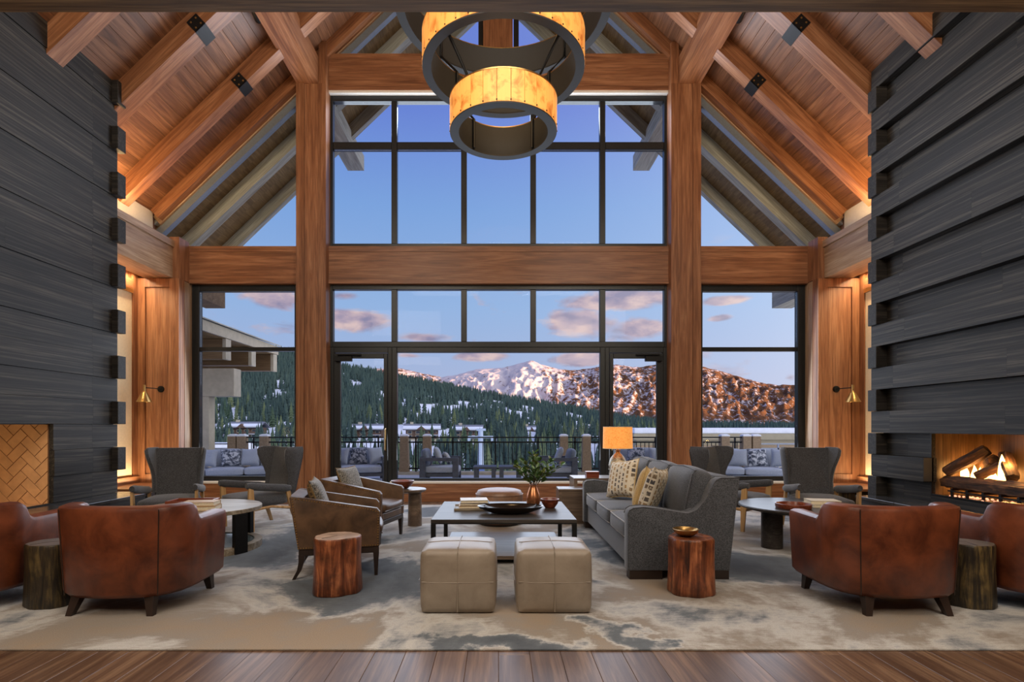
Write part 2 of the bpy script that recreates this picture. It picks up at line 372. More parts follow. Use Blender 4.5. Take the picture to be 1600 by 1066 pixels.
def cushion(bm, a, b, r=.05, puff=.02, M=None, cuts=4):
    """rounded upholstered block with softly bulging faces"""
    b2 = bmesh.new(); box(b2, a, b)
    bmesh.ops.subdivide_edges(b2, edges=b2.edges[:], cuts=cuts + 3, use_grid_fill=True)
    c = [(a[i] + b[i]) / 2 for i in range(3)]; hs = [abs(b[i] - a[i]) / 2 for i in range(3)]
    mp = {}
    for v in b2.verts:
        p = [v.co[i] - c[i] for i in range(3)]
        q = [max(-(hs[i] - r), min(hs[i] - r, p[i])) for i in range(3)]
        d = Vector([p[i] - q[i] for i in range(3)])
        if d.length > 1e-9:
            d = d.normalized() * r
        u = [p[i] / hs[i] for i in range(3)]
        out = Vector((q[0] + d[0], q[1] + d[1], q[2] + d[2]))
        for i in range(3):
            j, k = (i + 1) % 3, (i + 2) % 3
            out[i] += u[i] * puff * (1 - u[j] ** 2) * (1 - u[k] ** 2)
        w = out + Vector(c)
        mp[v] = bm.verts.new(M @ w if M is not None else w)
    for f in b2.faces: bm.faces.new([mp[v] for v in f.verts])
    b2.free()
def T(x=0, y=0, z=0): return Matrix.Translation((x, y, z))
def R(axis, deg): return Matrix.Rotation(math.radians(deg), 4, axis)

def mesh_of(name, bm, mat, smooth=30):
    bmesh.ops.recalc_face_normals(bm, faces=bm.faces[:])
    me = bpy.data.meshes.new(name); bm.to_mesh(me); bm.free()
    if mat: me.materials.append(mat)
    if smooth and len(me.polygons):
        me.polygons.foreach_set('use_smooth', [True] * len(me.polygons)); me.set_sharp_from_angle(angle=math.radians(smooth))
    return me
def obj(name, bm, mat=None, parent=None, loc=None, rot=None, smooth=30, **props):
    me = bm if isinstance(bm, bpy.types.Mesh) else mesh_of(name, bm, mat, smooth)
    o = bpy.data.objects.new(name, me); COL.objects.link(o)
    if parent: o.parent = parent
    if loc is not None: o.location = loc
    if rot is not None: o.rotation_euler = rot
    for k, v in props.items(): o[k] = v
    return o
def thing(name, label=None, cat=None, loc=(0, 0, 0), rz=0, group=None, kind=None):
    o = bpy.data.objects.new(name, None); COL.objects.link(o); o.empty_display_size = .1
    o.location = loc; o.rotation_euler = (0, 0, math.radians(rz))
    tag(o, label, cat, group, kind); return o
def tag(o, label=None, cat=None, group=None, kind=None):
    for k, v in (('label', label), ('category', cat), ('group', group), ('kind', kind)):
        if v: o[k] = v
    return o
KIDS = {}
def copy_tree(o, parent=None, loc=None, rz=None, label=None, group=None):
    c = o.copy(); COL.objects.link(c); c.parent = parent
    if loc is not None: c.location = loc
    if rz is not None: c.rotation_euler = (0, 0, math.radians(rz))
    if label: c['label'] = label
    if group: c['group'] = group
    for ch in list(o.children): copy_tree(ch, c)
    return c
def bx(name, a, b, mat, parent=None, bev=0, seg=1, **props):
    """a box object whose origin sits at its own centre (so grain varies from piece to piece)"""
    c = [(a[i] + b[i]) / 2 for i in range(3)]
    bm = bmesh.new(); box(bm, [a[i] - c[i] for i in range(3)], [b[i] - c[i] for i in range(3)], None, bev, seg)
    return obj(name, bm, mat, parent, c, **props)
def st(name, label, kind='structure'):
    return thing(name, label, None, kind=kind)
# ================================================================== STRUCTURE
SL = .957; TH = math.atan(SL); ZA = 10.95          # roof slope and ridge height of the plank ceiling
def slope_beam(name, s, xa, xb, y0, y1, za, drop, mat, parent=None, **props):
    """a beam lying along the roof slope on side s from |x|=xa to |x|=xb, hanging 'drop' below the plane za - SL*|x|"""
    L = (xb - xa) / math.cos(TH); d = drop * math.cos(TH)
    bm = bmesh.new()
    z0, z1 = (-d, 0) if s > 0 else (0, d)
    box(bm, (0, -(y1 - y0) / 2, z0), (L, (y1 - y0) / 2, z1))
    return obj(name, bm, mat, parent, (s * xa, (y0 + y1) / 2, za - SL * xa), (0, TH if s > 0 else PI - TH, 0), **props)

# floor with individual planks
fl = bx('floor', (-6.4, -3.2, -.20), (6.4, 9.9, -.034), FLOORW, kind='structure', label='brown oak plank floor of the lounge')
fm = bmesh.new(); box(fm, (-.0895, -1.1, -.011), (.0895, 1.1, .011), None, .002); fme = mesh_of('floor_plank', fm, FLOORW)
for i in range(54):
    y = .9 - random.random() * 1.8
    while y < 9.5:
        y1 = min(y + random.choice((1.9, 2.2, 2.5)), 9.6)
        if y1 > 1.4 and y1 - y > .2 and (y < 3.3 or y1 > 9.0 or i < 4 or i > 49):
            o = obj('floor_plank', fme, parent=fl, loc=(-4.77 + .18 * i - fl.location.x, (y + y1) / 2 - fl.location.y, -.023 - fl.location.z)); o.scale.y = (y1 - y - .002) / 2.2
        y = y1
# side and back walls of the hall
for s, nm in ((-1, 'wall_outer_left'), (1, 'wall_outer_right')):
    bx(nm, (s * 6.2, -3.2, -.2), (s * 6.4, 10.0, 5.02), OAK[2], kind='structure', label='oak side wall behind the fireplace tower')
bx('wall_back', (-6.4, -3.4, -.2), (6.4, -3.2, 11), OAKG[2], kind='structure', label='rear wall of the hall')

# ceiling: plank by plank on two slopes
ce = st('ceiling', 'vaulted ceiling of oak planks on both slopes')
pm = bmesh.new(); box(pm, (-.0945, -3.5, 0), (.0945, 3.5, .02), None, .004)
pme = mesh_of('ceiling_plank', pm, PLANK)
NP = 46
for s in (-1, 1):
    for i in range(NP):
        u = .06 + .1 + .19 * i                   # distance down the slope
        x = u * math.cos(TH); y0 = 2.75
        o = obj('ceiling_plank', pme, parent=ce, loc=(s * x, 6.28, ZA - u * math.sin(TH)), rot=(0, s * TH, 0)); o.scale.y = (9.78 - y0) / 7.0
    bm = bmesh.new()
    prism(bm, [(0, ZA + .08), (s * 6.6, ZA + .08 - SL * 6.6), (s * 6.6, ZA + .4 - SL * 6.6), (0, ZA + .4)], 1, -3.4, 9.8)
    obj('roof_deck', bm, PLANK, ce)
# rafters with steel straps
def rafter(s, y0, y1, strap):
    o = slope_beam('rafter_beam', s, .12, 6.16, y0, y1, ZA - .004, .35, OAK[0], kind='structure', label='oak rafter under the plank ceiling')
    if strap:
        w = y1 - y0; d = .35 * math.cos(TH); xc = (4.22 - .12) / math.cos(TH)
        z0, z1 = (-d - .012, -.08) if s > 0 else (.08, d + .012)
        bm = bmesh.new(); box(bm, (xc - .09, -w / 2 - .012, z0), (xc + .09, -w / 2 - .001, z1)); 
        if s > 0: box(bm, (xc - .09, -w / 2 - .012, -d - .012), (xc + .09, w / 2 + .012, -d - .001))
        else: box(bm, (xc - .09, -w / 2 - .012, d + .001), (xc + .09, w / 2 + .012, d + .012))
        p = obj('steel_strap', bm, BLACK, o)
        for k in range(4):
            b2 = bmesh.new(); zz = (z0 + z1) / 2 + (.05 if k % 2 else -.05)
            lathe(b2, [(.0, .006), (.012, .004), (.014, 0)], 10, T(xc + (.045 if k < 2 else -.045), -w / 2 - .012, zz) @ R('X', 90))
            obj('bolt', b2, BRASS, p)
for s in (-1, 1):
    for k, (y0, y1) in enumerate(((8.60, 8.80), (7.38, 7.63), (6.27, 6.51), (5.05, 5.29), (3.9, 4.14))):
        rafter(s, y0, y1, True)
    slope_beam('trim_gable', s, .05, 6.1, 9.52, 9.66, ZA - .004, .26, OAK[0], kind='structure', label='sloping oak trim along the gable window')
    slope_beam('trim_white', s, .05, 6.14, 9.66, 9.70, ZA - .03, .262, OAKG[0], kind='structure', label='pale strip beside the sloping oak trim')
# black spotlights clipped to the outer sides of the purlins
for s in (-1, 1):
    t = thing('spotlight', 'black spotlight clipped to the outer side of the %s purlin' % ('left' if s < 0 else 'right'), 'light', (s * 3.56, 7.95, 7.40))
    bm = bmesh.new(); lathe(bm, [(0, -.16), (.05, -.16), (.06, -.14), (.06, .12), (.05, .14), (0, .14)], 20, R('X', 72)); obj('can', bm, BLACK, t)
    bm = bmesh.new(); tube(bm, [(0, 0, 0), (-s * .045, 0, .02)], .018); obj('bracket', bm, BLACK, t)
# ridge beam
bx('beam_ridge', (-.2, -3.2, 10.3), (.2, 9.5, 10.75), OAK[1], kind='structure', label='oak ridge beam at the top of the ceiling')

# columns, purlins, crossbeams
def boards_column(name, x0, x1, y0, y1, z0, z1, label):
    c = bx(name, (x0, y0 + .02, z0), (x1, y1, z1), OAK[2], kind='structure', label=label)
    w = (x1 - x0)
    for a, b, d in ((0, .27, 0), (.275, .72, .012), (.725, 1, 0)):
        m = bx('column_board', (x0 + w * a + .001, y0 + d, z0), (x0 + w * b - .001, y0 + .03, z1), OAK[2])
        m.parent = c; m.location -= c.location
    return c
for s in (-1, 1):
    side = 'left' if s < 0 else 'right'
    a, b = sorted((s * 3.52, s * 3.0))
    boards_column('column_' + side, a, b, 9.45, 9.90, -.02, 7.28, 'tall boarded oak column on the %s of the main window' % side)
    a, b = sorted((s * 3.13, s * 3.0))
    bx('column_upper', (a, 9.45, 7.28), (b, 9.9, ZA - SL * 3.13 + .05), OAK[2], kind='structure', label='oak post above the %s column beside the purlin' % side)
    a, b = sorted((s * 3.51, s * 3.131))
    bx('beam_purlin', (a, -3.0, 7.28), (b, 9.50, 7.74), OAK[1], kind='structure', label='long oak purlin running into the hall from the %s column' % side)
    bx('beam_outlooker', (a, 9.92, 7.28), (b, 12.67, 7.62), GREYW[1], kind='structure', label='weathered grey beam end projecting outside the %s gable' % side)
def xbeam(name, x0, x1, z0, z1, label, y0=9.6, y1=9.88):
    c = bx(name, (x0, y0 + .012, z0 + .07), (x1, y1, z1 - .10), OAK[0], kind='structure', label=label)
    for n, za, zb in (('top_board', z1 - .10, z1), ('bottom_board', z0, z0 + .07)):
        m = bx(n, (x0, y0, za), (x1, y1, zb), OAK[0]); m.parent = c; m.location -= c.location
xbeam('beam_main', -3.0, 3.0, 3.84, 4.50, 'oak crossbeam between the two tall columns')
xbeam('beam_left', -5.46, -3.52, 3.84, 4.50, 'oak crossbeam over the left side window')
xbeam('beam_right', 3.52, 5.46, 3.84, 4.50, 'oak crossbeam over the right side window')
xbeam('beam_upper', -3.0, 3.0, 7.26, 7.90, 'upper oak crossbeam below the gable window')
bx('column_king_post', (-.27, 9.6, 7.9), (.25, 9.88, 10.35), OAK[2], kind='structure', label='oak king post at the top of the gable')
bx('trim_soffit', (-3.0, 9.62, 7.22), (3.0, 9.80, 7.26), WHITE, kind='structure', label='pale strip under the upper crossbeam')
# plate beams over the niches, corner posts
for s in (-1, 1):
    side = 'left' if s < 0 else 'right'
    def sb(name, xa, xb, y0, y1, z0, z1, mat, label, parent=None, **k):
        a, b = sorted((s * xa, s * xb)); return bx(name, (a, y0, z0), (b, y1, z1), mat, kind='structure', label=label, **k)
    sb('beam_plate', 5.57, 6.05, 3.0, 9.3, 3.855, 4.38, OAKG[1], 'pale oak plate beam over the %s niche' % side)
    sb('trim_plate_cap', 5.54, 6.05, 3.0, 9.3, 4.38, 4.49, OAKG[1], 'oak cap on the %s plate beam' % side)
    sb('column_corner', 5.46, 5.63, 9.3, 9.6, 3.855, 4.56, OAK[2], 'short oak post in the %s corner above the panel wall' % side)
    sb('beam_return', 5.46, 6.2, 9.6, 9.9, 3.84, 4.5, OAK[0], 'oak beam end in the %s corner' % side)
    sb('wall_eave', 6.10, 6.2, 3.0, 9.6, 4.2, 5.1, WHITE, 'white eave wall above the %s plate beam' % side)
    # panel wall facing the room
    w = sb('wall_panel_' + side, 5.46, 6.2, 9.32, 9.46, -.02, 3.855, OAK[2], 'oak panel wall with a brass sconce on the %s' % side)
    for n, xa, xb, za, zb in (('stile', 6.04, 6.19, .36, 3.85), ('stile', 5.46, 5.62, 0, 3.85), ('top_rail', 5.62, 6.04, 3.70, 3.85), ('bottom_rail', 5.62, 6.04, .2, .50)):
        a, b = sorted((s * xa, s * xb)); m = bx(n, (a, 9.29, za), (b, 9.33, zb), OAK[2]); m.parent = w; m.location -= w.location
    sb('trim_reveal', 5.455, 5.62, 9.46, 9.60, -.02, 3.84, OAKG[2], 'pale oak reveal board beside the %s window' % side)
    sb('trim_reveal', 5.475, 5.62, 9.60, 9.72, -.02, 3.84, OAKG[2], 'pale oak outer reveal board beside the %s window' % side)
    # lit niche: shade, casing, base, bench
    sb('trim_casing', 6.16, 6.2, 9.16, 9.29, .3, 3.9, OAK[2], 'oak casing at the edge of the lit %s niche' % side)
    sb('trim_casing_head', 6.16, 6.2, 7.5, 9.16, 3.62, 3.8, OAK[1], 'oak casing head over the lit %s niche' % side)
    sb('baseboard_niche_' + side, 6.12, 6.2, 7.3, 9.29, .36, .47, OAK[1], 'oak base in the lit %s niche' % side)
    t = thing('window_shade', 'cream shade glowing warm in the %s niche behind the fireplace tower' % side, 'blind')
    a, b = sorted((s * 6.17, s * 6.19)); bx('shade_cloth', (a, 7.4, .49), (b, 9.15, 3.58), CREAM, t)
    a, b = sorted((s * 6.14, s * 6.195)); bx('head_rail', (a, 7.4, 3.56), (b, 9.15, 3.63), BRASS, t)
    a, b = sorted((s * 6.163, s * 6.195)); bx('hem_bar', (a, 7.4, .47), (b, 9.15, .50), BRASS, t)
    t = thing('bench', 'low stone bench with an oak top in the %s niche' % side, 'bench')
    a, b = sorted((s * 6.12, s * 5.2)); bx('seat_top', (a, 8.28, .32), (b, 9.28, .36), OAK[0], t, .004)
    a, b = sorted((s * 6.12, s * 5.22)); bx('stone_base', (a, 8.34, -.012), (b, 9.27, .32), BARKD, t)
    # cove strip above the soffit edge
    t = thing('cove_light', 'hidden warm strip light over the %s niche' % side, 'light')
    a, b = sorted((s * 6.06, s * 6.11)); bx('led_strip', (a, 7.4, 3.90), (b, 9.2, 3.915), COVE, t)
    # wall sconce
    t = thing('wall_sconce', 'brass cone sconce with a black arm on the %s panel wall' % side, 'lamp', (s * 5.78, 9.32, 1.955))
    bm = bmesh.new(); lathe(bm, [(0, .03), (.05, .028), (.056, .015), (.056, 0)], 24, R('X', 90)); obj('wall_plate', bm, BLACK, t)
    bm = bmesh.new(); tube(bm, [(0, -.03, 0), (0, -.16, 0), (s * .01, -.22, 0), (s * .085, -.30, .005)], .008); obj('arm', bm, BLACK, t)
    bm = bmesh.new(); lathe(bm, [(0, .05), (.018, .05), (.02, -.05), (.03, -.06), (.03, -.08)], 16, T(s * .09, -.305, 0)); obj('socket', bm, BRASS, t)
    bm = bmesh.new(); lathe(bm, [(.03, -.07), (.045, -.085), (.118, -.235), (.112, -.235), (.04, -.09), (0, -.085)], 28, T(s * .09, -.305, 0)); obj('lamp_shade', bm, BRASS, t)
    bm = bmesh.new(); lathe(bm, [(0, -.10), (.02, -.11), (.028, -.14), (.018, -.17), (0, -.178)], 14, T(s * .09, -.305, 0)); obj('bulb', bm, emit('sconce_bulb', (1, .7, .36, 1), 5), t)
    lamp('sconce_glow', 'SPOT', (s * 5.87, 9.015, 1.80), AMBER, 7, to=(s * 5.87, 9.15, 0), spot=120, radius=.03)
# dark beam across the opening to the hall
bx('beam_front', (-6.15, 2.55, Z(19, 2.9)), (6.15, 2.9, 4.1), DARKOAK, kind='structure', label='dark oak beam across the top of the view')

# ------------------------------------------------------------------ windows
GY = 9.75
def wframe(name, label, x0, x1, z0, z1, fw, vs=(), hs=(), mw=.12, hw=.12, y0=9.70, y1=9.82, kind='structure', parent=None, glassparts=True):
    w = parent or st(name, label)
    def rail(n, a, b): bx(n, a, b, FRAME, w, .006)
    rail('frame', (x0, y0, z0), (x0 + fw, y1, z1)); rail('frame', (x1 - fw, y0, z0), (x1, y1, z1))
    rail('frame', (x0 + fw, y0, z1 - fw), (x1 - fw, y1, z1)); rail('frame', (x0 + fw, y0, z0), (x1 - fw, y1, z0 + fw))
    for v in vs: rail('mullion', (v - mw / 2, y0 + .01, z0 + fw), (v + mw / 2, y1, z1 - fw))
    ve = [x0 + fw] + [q for v in vs for q in (v - mw / 2, v + mw / 2)] + [x1 - fw]
    he = [z0 + fw] + [q for h in hs for q in (h - hw / 2, h + hw / 2)] + [z1 - fw]
    for h in hs:
        for i in range(0, len(ve), 2): rail('transom', (ve[i], y0 + .015, h - hw / 2), (ve[i + 1], y1, h + hw / 2))
    for i in range(0, len(ve), 2):
        for j in range(0, len(he), 2):
            bx('pane', (ve[i], GY + .005, he[j]), (ve[i + 1], GY + .015, he[j + 1]), GLASS, w)
    return w
def gx(p): return X(p, 9.75)
def gz(p): return Z(p, 9.75)
VM = [gx(616.5), gx(725), gx(833), gx(941)]
wframe('window_1', 'upper window grid between the tall columns', gx(512.5), gx(1045.5), 4.48, 7.22, .10, VM, [gz(229)], .10, .13)
wframe('window_2', 'row of panes under the main crossbeam', gx(512.5), gx(1045.5), 2.73, 3.86, .10, VM, (), .10)
wframe('window_3', 'large picture window onto the terrace between the two doors', gx(613), gx(945), .30, 2.73, .09)
wframe('window_4', 'left side window with one transom', -5.47, -3.51, .30, 3.86, .13, (), [gz(546)], .1, .07)
wframe('window_5', 'right side window with one transom', 3.51, 5.47, .30, 3.86, .13, (), [gz(546)], .1, .07)
# triangular windows beside the columns and gable windows at the top
def triwin(name, label, s, xa, xb, zb):
    w = st(name, label); zt = ZA - .28
    slope_beam('frame', s, xa, xb, 9.70, 9.82, zt, .17, FRAME_SKY, w)
    g = .20
    bm = bmesh.new(); box(bm, (min(s * xa, s * (xa + .09)), 9.71, zb), (max(s * xa, s * (xa + .09)), 9.82, zt - SL * (xa + .09) - .2)); obj('frame', bm, FRAME, w)
    bm = bmesh.new(); prism(bm, [(s * xa, zb), (s * xa, zt - .08 - SL * xa), (s * xb, max(zb + .01, zt - .08 - SL * xb)), (s * xb, zb)], 1, GY + .005, GY + .015); obj('pane', bm, GLASS, w)
for s in (-1, 1):
    side = 'left' if s < 0 else 'right'
    triwin('window_%d' % (7 + (s > 0)), 'tall triangular window outside the %s column' % side, s, 3.52, 6.14, 4.5)
    triwin('window_%d' % (9 + (s > 0)), 'triangular gable window %s of the king post' % side, s, .27, 3.0, 7.9)
# wall below the glass and sills
for nm, a, b in (('wall_base', gx(612), gx(946)), ('wall_base_left', -5.47, -3.52), ('wall_base_right', 3.52, 5.47)):
    bx(nm, (a, 9.60, -.03), (b, 9.80, .31), OAKG[0] if 0 else OAK[0], kind='structure', label='oak base panel under the %s window' % ('picture' if nm == 'wall_base' else nm[10:] + ' side'))
    bx('trim_sill', (a, 9.585, .31), (b, 9.80, .345), WHITE, kind='structure', label='pale sill on the oak base under the %s window' % ('picture' if nm == 'wall_base' else nm[10:] + ' side'))
# doors
for k, s in ((1, -1), (2, 1)):
    side = 'left' if s < 0 else 'right'
    d = st('door_%d' % k, 'bronze framed glass door on the %s of the picture window' % side)
    xo, xi = abs(gx(512.5)), abs(gx(613))
    def rail(n, xa, xb, z0, z1, y0=9.70, y1=9.82, mat=FRAME):
        a, b = sorted((s * xa, s * xb)); return bx(n, (a, y0, z0), (b, y1, z1), mat, d, .005)
    rail('frame', xo - .12, xo, 0, 2.73); rail('frame', xi, xi + .07, 0, 2.73); rail('frame_head', xi + .07, xo - .12, 2.63, 2.73)
    rail('door_stile', xo - .24, xo - .125, .01, 2.62, 9.68, 9.75); rail('door_stile', xi + .075, xi + .14, .01, 2.62, 9.68, 9.75)
    rail('top_rail', xi + .14, xo - .24, 2.53, 2.62, 9.68, 9.75); rail('bottom_rail', xi + .14, xo - .24, .01, .26, 9.68, 9.75)
    rail('pane', xi + .14, xo - .24, .26, 2.53, 9.71, 9.72, GLASS)
    rail('door_closer', xo - .46, xo - .16, 2.47, 2.56, 9.60, 9.68, BLACK); rail('closer_arm', xo - .62, xo - .2, 2.575, 2.60, 9.62, 9.67, BLACK)
    hb = bmesh.new(); hx = s * (xi + .105); tube(hb, [(hx, 9.68, .88), (hx, 9.62, .90), (hx, 9.62, 1.26), (hx, 9.68, 1.28)], .012); obj('handle', hb, BRASS, d)

# ------------------------------------------------------------------ fireplace towers
def tower(s):
    side = 'left' if s < 0 else 'right'
    w = st('wall_' + side, 'charcoal stone fireplace tower on the ' + side)
    def sb(n, xa, xb, y0, y1, z0, z1, mat=STONE, bev=0):
        a, b = sorted((s * xa, s * xb)); return bx(n, (a, y0, z0), (b, y1, z1), mat, w, bev)
    if s < 0:
        XF, XR, rise, zoff, yend = 5.20, 5.212, .309, .417, 7.44; fy0, fy1, fz0, fz1 = 4.72, 6.37, .40, 1.344
    else:
        XF, XR, rise, zoff, yend = 5.00, 5.11, .2853, .374, 7.30; fy0, fy1, fz0, fz1 = 4.40, 6.43, .50, 1.23
    BK = XR + .05; top = ZA - SL * 5.2 + .1
    def core(y0, y1, z0, z1):
        sb('tower_core', BK, 6.2, y0, y1, z0, z1, STONEX)
    core(fy1 + .02, yend - .01, -.03, top); core(3.0, fy0, -.03, top); core(fy0, fy1 + .02, fz1 + .01, top); core(fy0, fy1 + .02, -.03, fz0 - .02)
    random.seed(11 + s)
    k = 0; z = zoff
    rows = [(-.012, zoff)] if s < 0 else []
    while z < top - .05:
        rows.append((z, min(z + rise, top))); z += rise
    for i, (z0, z1) in enumerate(rows):
        if s < 0: blockrow = (i % 2 == 0) and i > 0; xf = XF if blockrow else XR
        else: blockrow = i % 2 == 0; xf = XR if blockrow else XF
        ye = yend
        cuts = [ye, ye - (.46 if s < 0 else .30 + .3 * random.random())]
        while cuts[-1] > 3.1: cuts.append(max(3.0, cuts[-1] - random.uniform(1.1, 2.2)))
        for y1, y0 in zip(cuts, cuts[1:]):
            segs = [(y0, y1)]
            if z0 < fz1 - .02 and z1 > fz0 + .02:
                far = fy1 if (blockrow or s < 0) else fy1 - .02
                segs = [(max(y0, far), y1), (y0, min(y1, fy0))]
                if s > 0 and z0 < fz0 - .02:
                    segs.append((max(y0, fy0), min(y1, far)))
            for q, (ya, yb) in enumerate(segs):
                zz1 = z1
                if q == 2: zz1 = fz0
                if yb - ya > .04: sb('stone_slab', xf, BK + .002, ya, yb - .001, z0, zz1 - .004, STONE)
        if blockrow:
            if s < 0: sb('quoin_block', 5.115, XF + .002, 7.31, 7.47, z0, z1 - .004, STONEX, .005)
            else: sb('quoin_block', 4.963, XR + .002, 7.15, 7.315, z0, z1 - .004, STONEX, .005)
    # the end of the tower that faces the window
    return w, (BK, fy0, fy1, fz0, fz1)
WL, FL = tower(-1); WR, FR = tower(1)
random.seed(5)
# hearths
for s in (-1, 1):
    side = 'left' if s < 0 else 'right'
    a, b = sorted((s * (4.81 if s < 0 else 4.72), s * (5.20 if s < 0 else 5.10)))
    ye = 7.43 if s < 0 else 7.2
    h = st('hearth_slab', 'polished charcoal stone hearth along the %s fireplace' % side)
    y = 3.0
    for y1 in ((4.5, 5.9, 6.75, ye) if s < 0 else (4.2, 5.6, 6.5, ye)):
        bx('hearth_top', (a, y + .002, .36), (b, y1 - .002, .40), HEARTH, h, .004); bx('hearth_front', (a + .01, y + .002, -.012), (b - .01, y1 - .002, .36), STONE, h); y = y1
    if s < 0: bx('hearth_return', (-6.1, 7.45, -.012), (-4.81, 7.62, .40), HEARTH, h, .004)

# left firebox: herringbone brick
BK, fy0, fy1, fz0, fz1 = FL
fb = st('wall_firebox_left', 'tan herringbone brick lining of the left firebox')
bx('mortar_bed', (-6.15, fy1 - .012, fz0), (-BK, fy1 + .019, fz1), MORTAR, fb)
bx('firebox_floor', (-6.15, fy0, fz0 - .02), (-BK, fy1 - .02, fz0 + .005), BRICK, fb)
bx('firebox_back', (-6.19, fy0, fz0), (-6.15, fy1, fz1), BRICK, fb)
bx('firebox_top', (-6.15, fy0, fz1 - .01), (-BK, fy1 - .02, fz1 + .008), BLACK, fb)
def clip(poly, x0, x1, z0, z1):
    for ax, lim, sg in ((0, x0, 1), (0, x1, -1), (1, z0, 1), (1, z1, -1)):
        out = []
        for i in range(len(poly)):
            p, q = poly[i - 1], poly[i]; dp, dq = sg * (p[ax] - lim), sg * (q[ax] - lim)
            if (dp >= 0) != (dq >= 0):
                t = dp / (dp - dq); out.append((p[0] + t * (q[0] - p[0]), p[1] + t * (q[1] - p[1])))
            if dq >= 0: out.append(q)
        poly = out
        if not poly: return []
    return poly
bw, bl, gp = .115, .23, .004
c45 = math.sqrt(.5)
for i in range(-14, 15):
    for j in range(-14, 15):
        for o in (0, 1):
            # herringbone cell: horizontal brick at (i*bw + 2j... ) and vertical brick
            ux, uy = i * bw + j * 2 * bw * 0 + j * bl * 1.0, i * bw - j * bl * 1.0 + 0
            if o == 0: r = (ux + gp, uy + gp, ux + bl - gp, uy + bw - gp)
            else: r = (ux + gp, uy + bw + gp, ux + bw - gp, uy + bw + bl - gp)
            q = [(r[0], r[1]), (r[2], r[1]), (r[2], r[3]), (r[0], r[3])]
            q = [((u - v) * c45 - 5.66, (u + v) * c45 + .88) for u, v in q]
            q = clip(q, -6.14, -BK - .003, fz0 + .006, fz1 - .01)
            if len(q) >= 3:
                bm = bmesh.new()
                try: prism(bm, q, 1, fy1 - .022, fy1 - .010)
                except Exception: bm.free(); continue
                obj('brick', bm, BRICK, fb, smooth=0)
t = thing('log_grate', 'black iron log grate with curled legs in the left firebox', 'grate', (-5.95, 5.92, fz0 + .006))
for k in range(3):
    bm = bmesh.new(); tube(bm, [(-.12, -.5 + .4 * k, .0), (-.1, -.5 + .4 * k, .12), (.1, -.5 + .4 * k, .12), (.17, -.5 + .4 * k, .26)], .012); obj('bar', bm, BLACK, t)
    bm = bmesh.new(); tube(bm, [(.1, -.5 + .4 * k, .12), (.16, -.5 + .4 * k, .08), (.2, -.5 + .4 * k, 0)], .012); obj('leg', bm, BLACK, t)
bm = bmesh.new(); tube(bm, [(0, -.55, .12), (0, .35, .12)], .012); obj('cross_bar', bm, BLACK, t)
lamp('left_firebox_fill', 'AREA', (-5.6, 5.5, fz1 - .04), (1, .72, .42), 5, to=(-5.75, 6.2, .7), size=.4, sizey=.6)  # unseen warm fill added to light the brick lining

# right firebox with the gas fire
BK, fy0, fy1, fz0, fz1 = FR
fb = st('wall_firebox_right', 'metal lined right firebox')
bx('back_panel', (5.62, fy0, fz0), (5.66, fy1, fz1), FIREM, fb)
for k in range(5): bx('side_panel', (BK + .092 * k, fy1 - .004, fz0), (BK + .092 * k + .089, fy1 + .016, fz1), FIREM, fb)
bx('firebox_floor', (BK - .04, fy0, fz0 - .02), (5.62, fy1 - .004, fz0 + .004), BLACK, fb)
bx('firebox_top', (BK, fy0, fz1), (5.62, fy1 - .004, fz1 + .01), BLACK, fb)
bx('shade_plate', (5.0, fy1 - .03, .665), (5.10, fy1 - .022, .94), MATTE, fb)  # dark plate added over the slab end so the fire-lit face stays dark
bx('edge_trim', (5.10, fy1 - .02, fz0 + .006), (5.125, fy1 - .005, fz1 - .005), BLACK, fb)
bx('edge_trim', (5.10, fy0, fz0 + .006), (5.12, fy1 - .021, fz0 + .02), BLACK, fb)
def flog(p0, p1, r, label):
    p0, p1 = Vector(p0), Vector(p1); ax = (p1 - p0); L = ax.length
    o = bmesh.new(); wb = [1 + .12 * math.sin(3 * k * .7 + r * 90) + random.uniform(-.08, .08) for k in range(12)]
    nr = max(8, int(L / .06))
    lathe(o, [(0, 0), (r * .93, 0)] + [(r * (1 + .05 * math.sin(6.0 * q / nr + r * 70)), .02 + (L - .04) * q / nr) for q in range(nr + 1)] + [(r * .88, L), (0, L)], 16, None, 1, 1, lambda i: wb[i % 12])
    for v in o.verts:
        if v.co.xy.length > r * .5: k = 1 + random.uniform(-.09, .09); v.co.x *= k; v.co.y *= k
    g = obj('fire_log', o, FIRELOG, smooth=30); g.rotation_euler = ax.to_track_quat('Z', 'Y').to_euler(); g.location = p0
    tag(g, label, 'log'); return g
bz = fz0 + .004
flog((5.22, 6.36, bz + .165), (5.26, 4.55, bz + .165), .068, 'long charred log lying along the front of the gas fire')
flog((5.21, 6.34, bz + .27), (5.41, 6.02, bz + .55), .062, 'thick charred log leaning up from the far end of the fire')
flog((5.50, 6.14, bz + .34), (5.38, 5.91, bz + .45), .06, 'short round log tilted behind the leaning log in the fire')
flog((5.26, 5.99, bz + .25), (5.46, 5.76, bz + .43), .055, 'cracked log propped low in the middle of the fire')
flog((5.27, 5.58, bz + .27), (5.45, 5.86, bz + .50), .06, 'log leaning toward the window right of the tallest flame in the fire')
flog((5.42, 5.10, bz + .30), (5.46, 5.55, bz + .46), .07, 'nearest log of the gas fire at the edge of the photo')
t = thing('gas_burner', 'black slotted burner grate with glowing embers under the logs', 'burner', (5.28, 5.4, bz))
for k in range(9):
    bx('grate_bar', (-.11, -.80 + .2 * k, .075), (.06, -.775 + .2 * k, .10), BLACK, t)
    bx('grate_foot', (-.11, -.80 + .2 * k, 0), (-.09, -.775 + .2 * k, .075), BLACK, t)
bx('rail_bar', (-.12, -.85, .06), (-.10, .85, .075), BLACK, t); 
bm = bmesh.new()
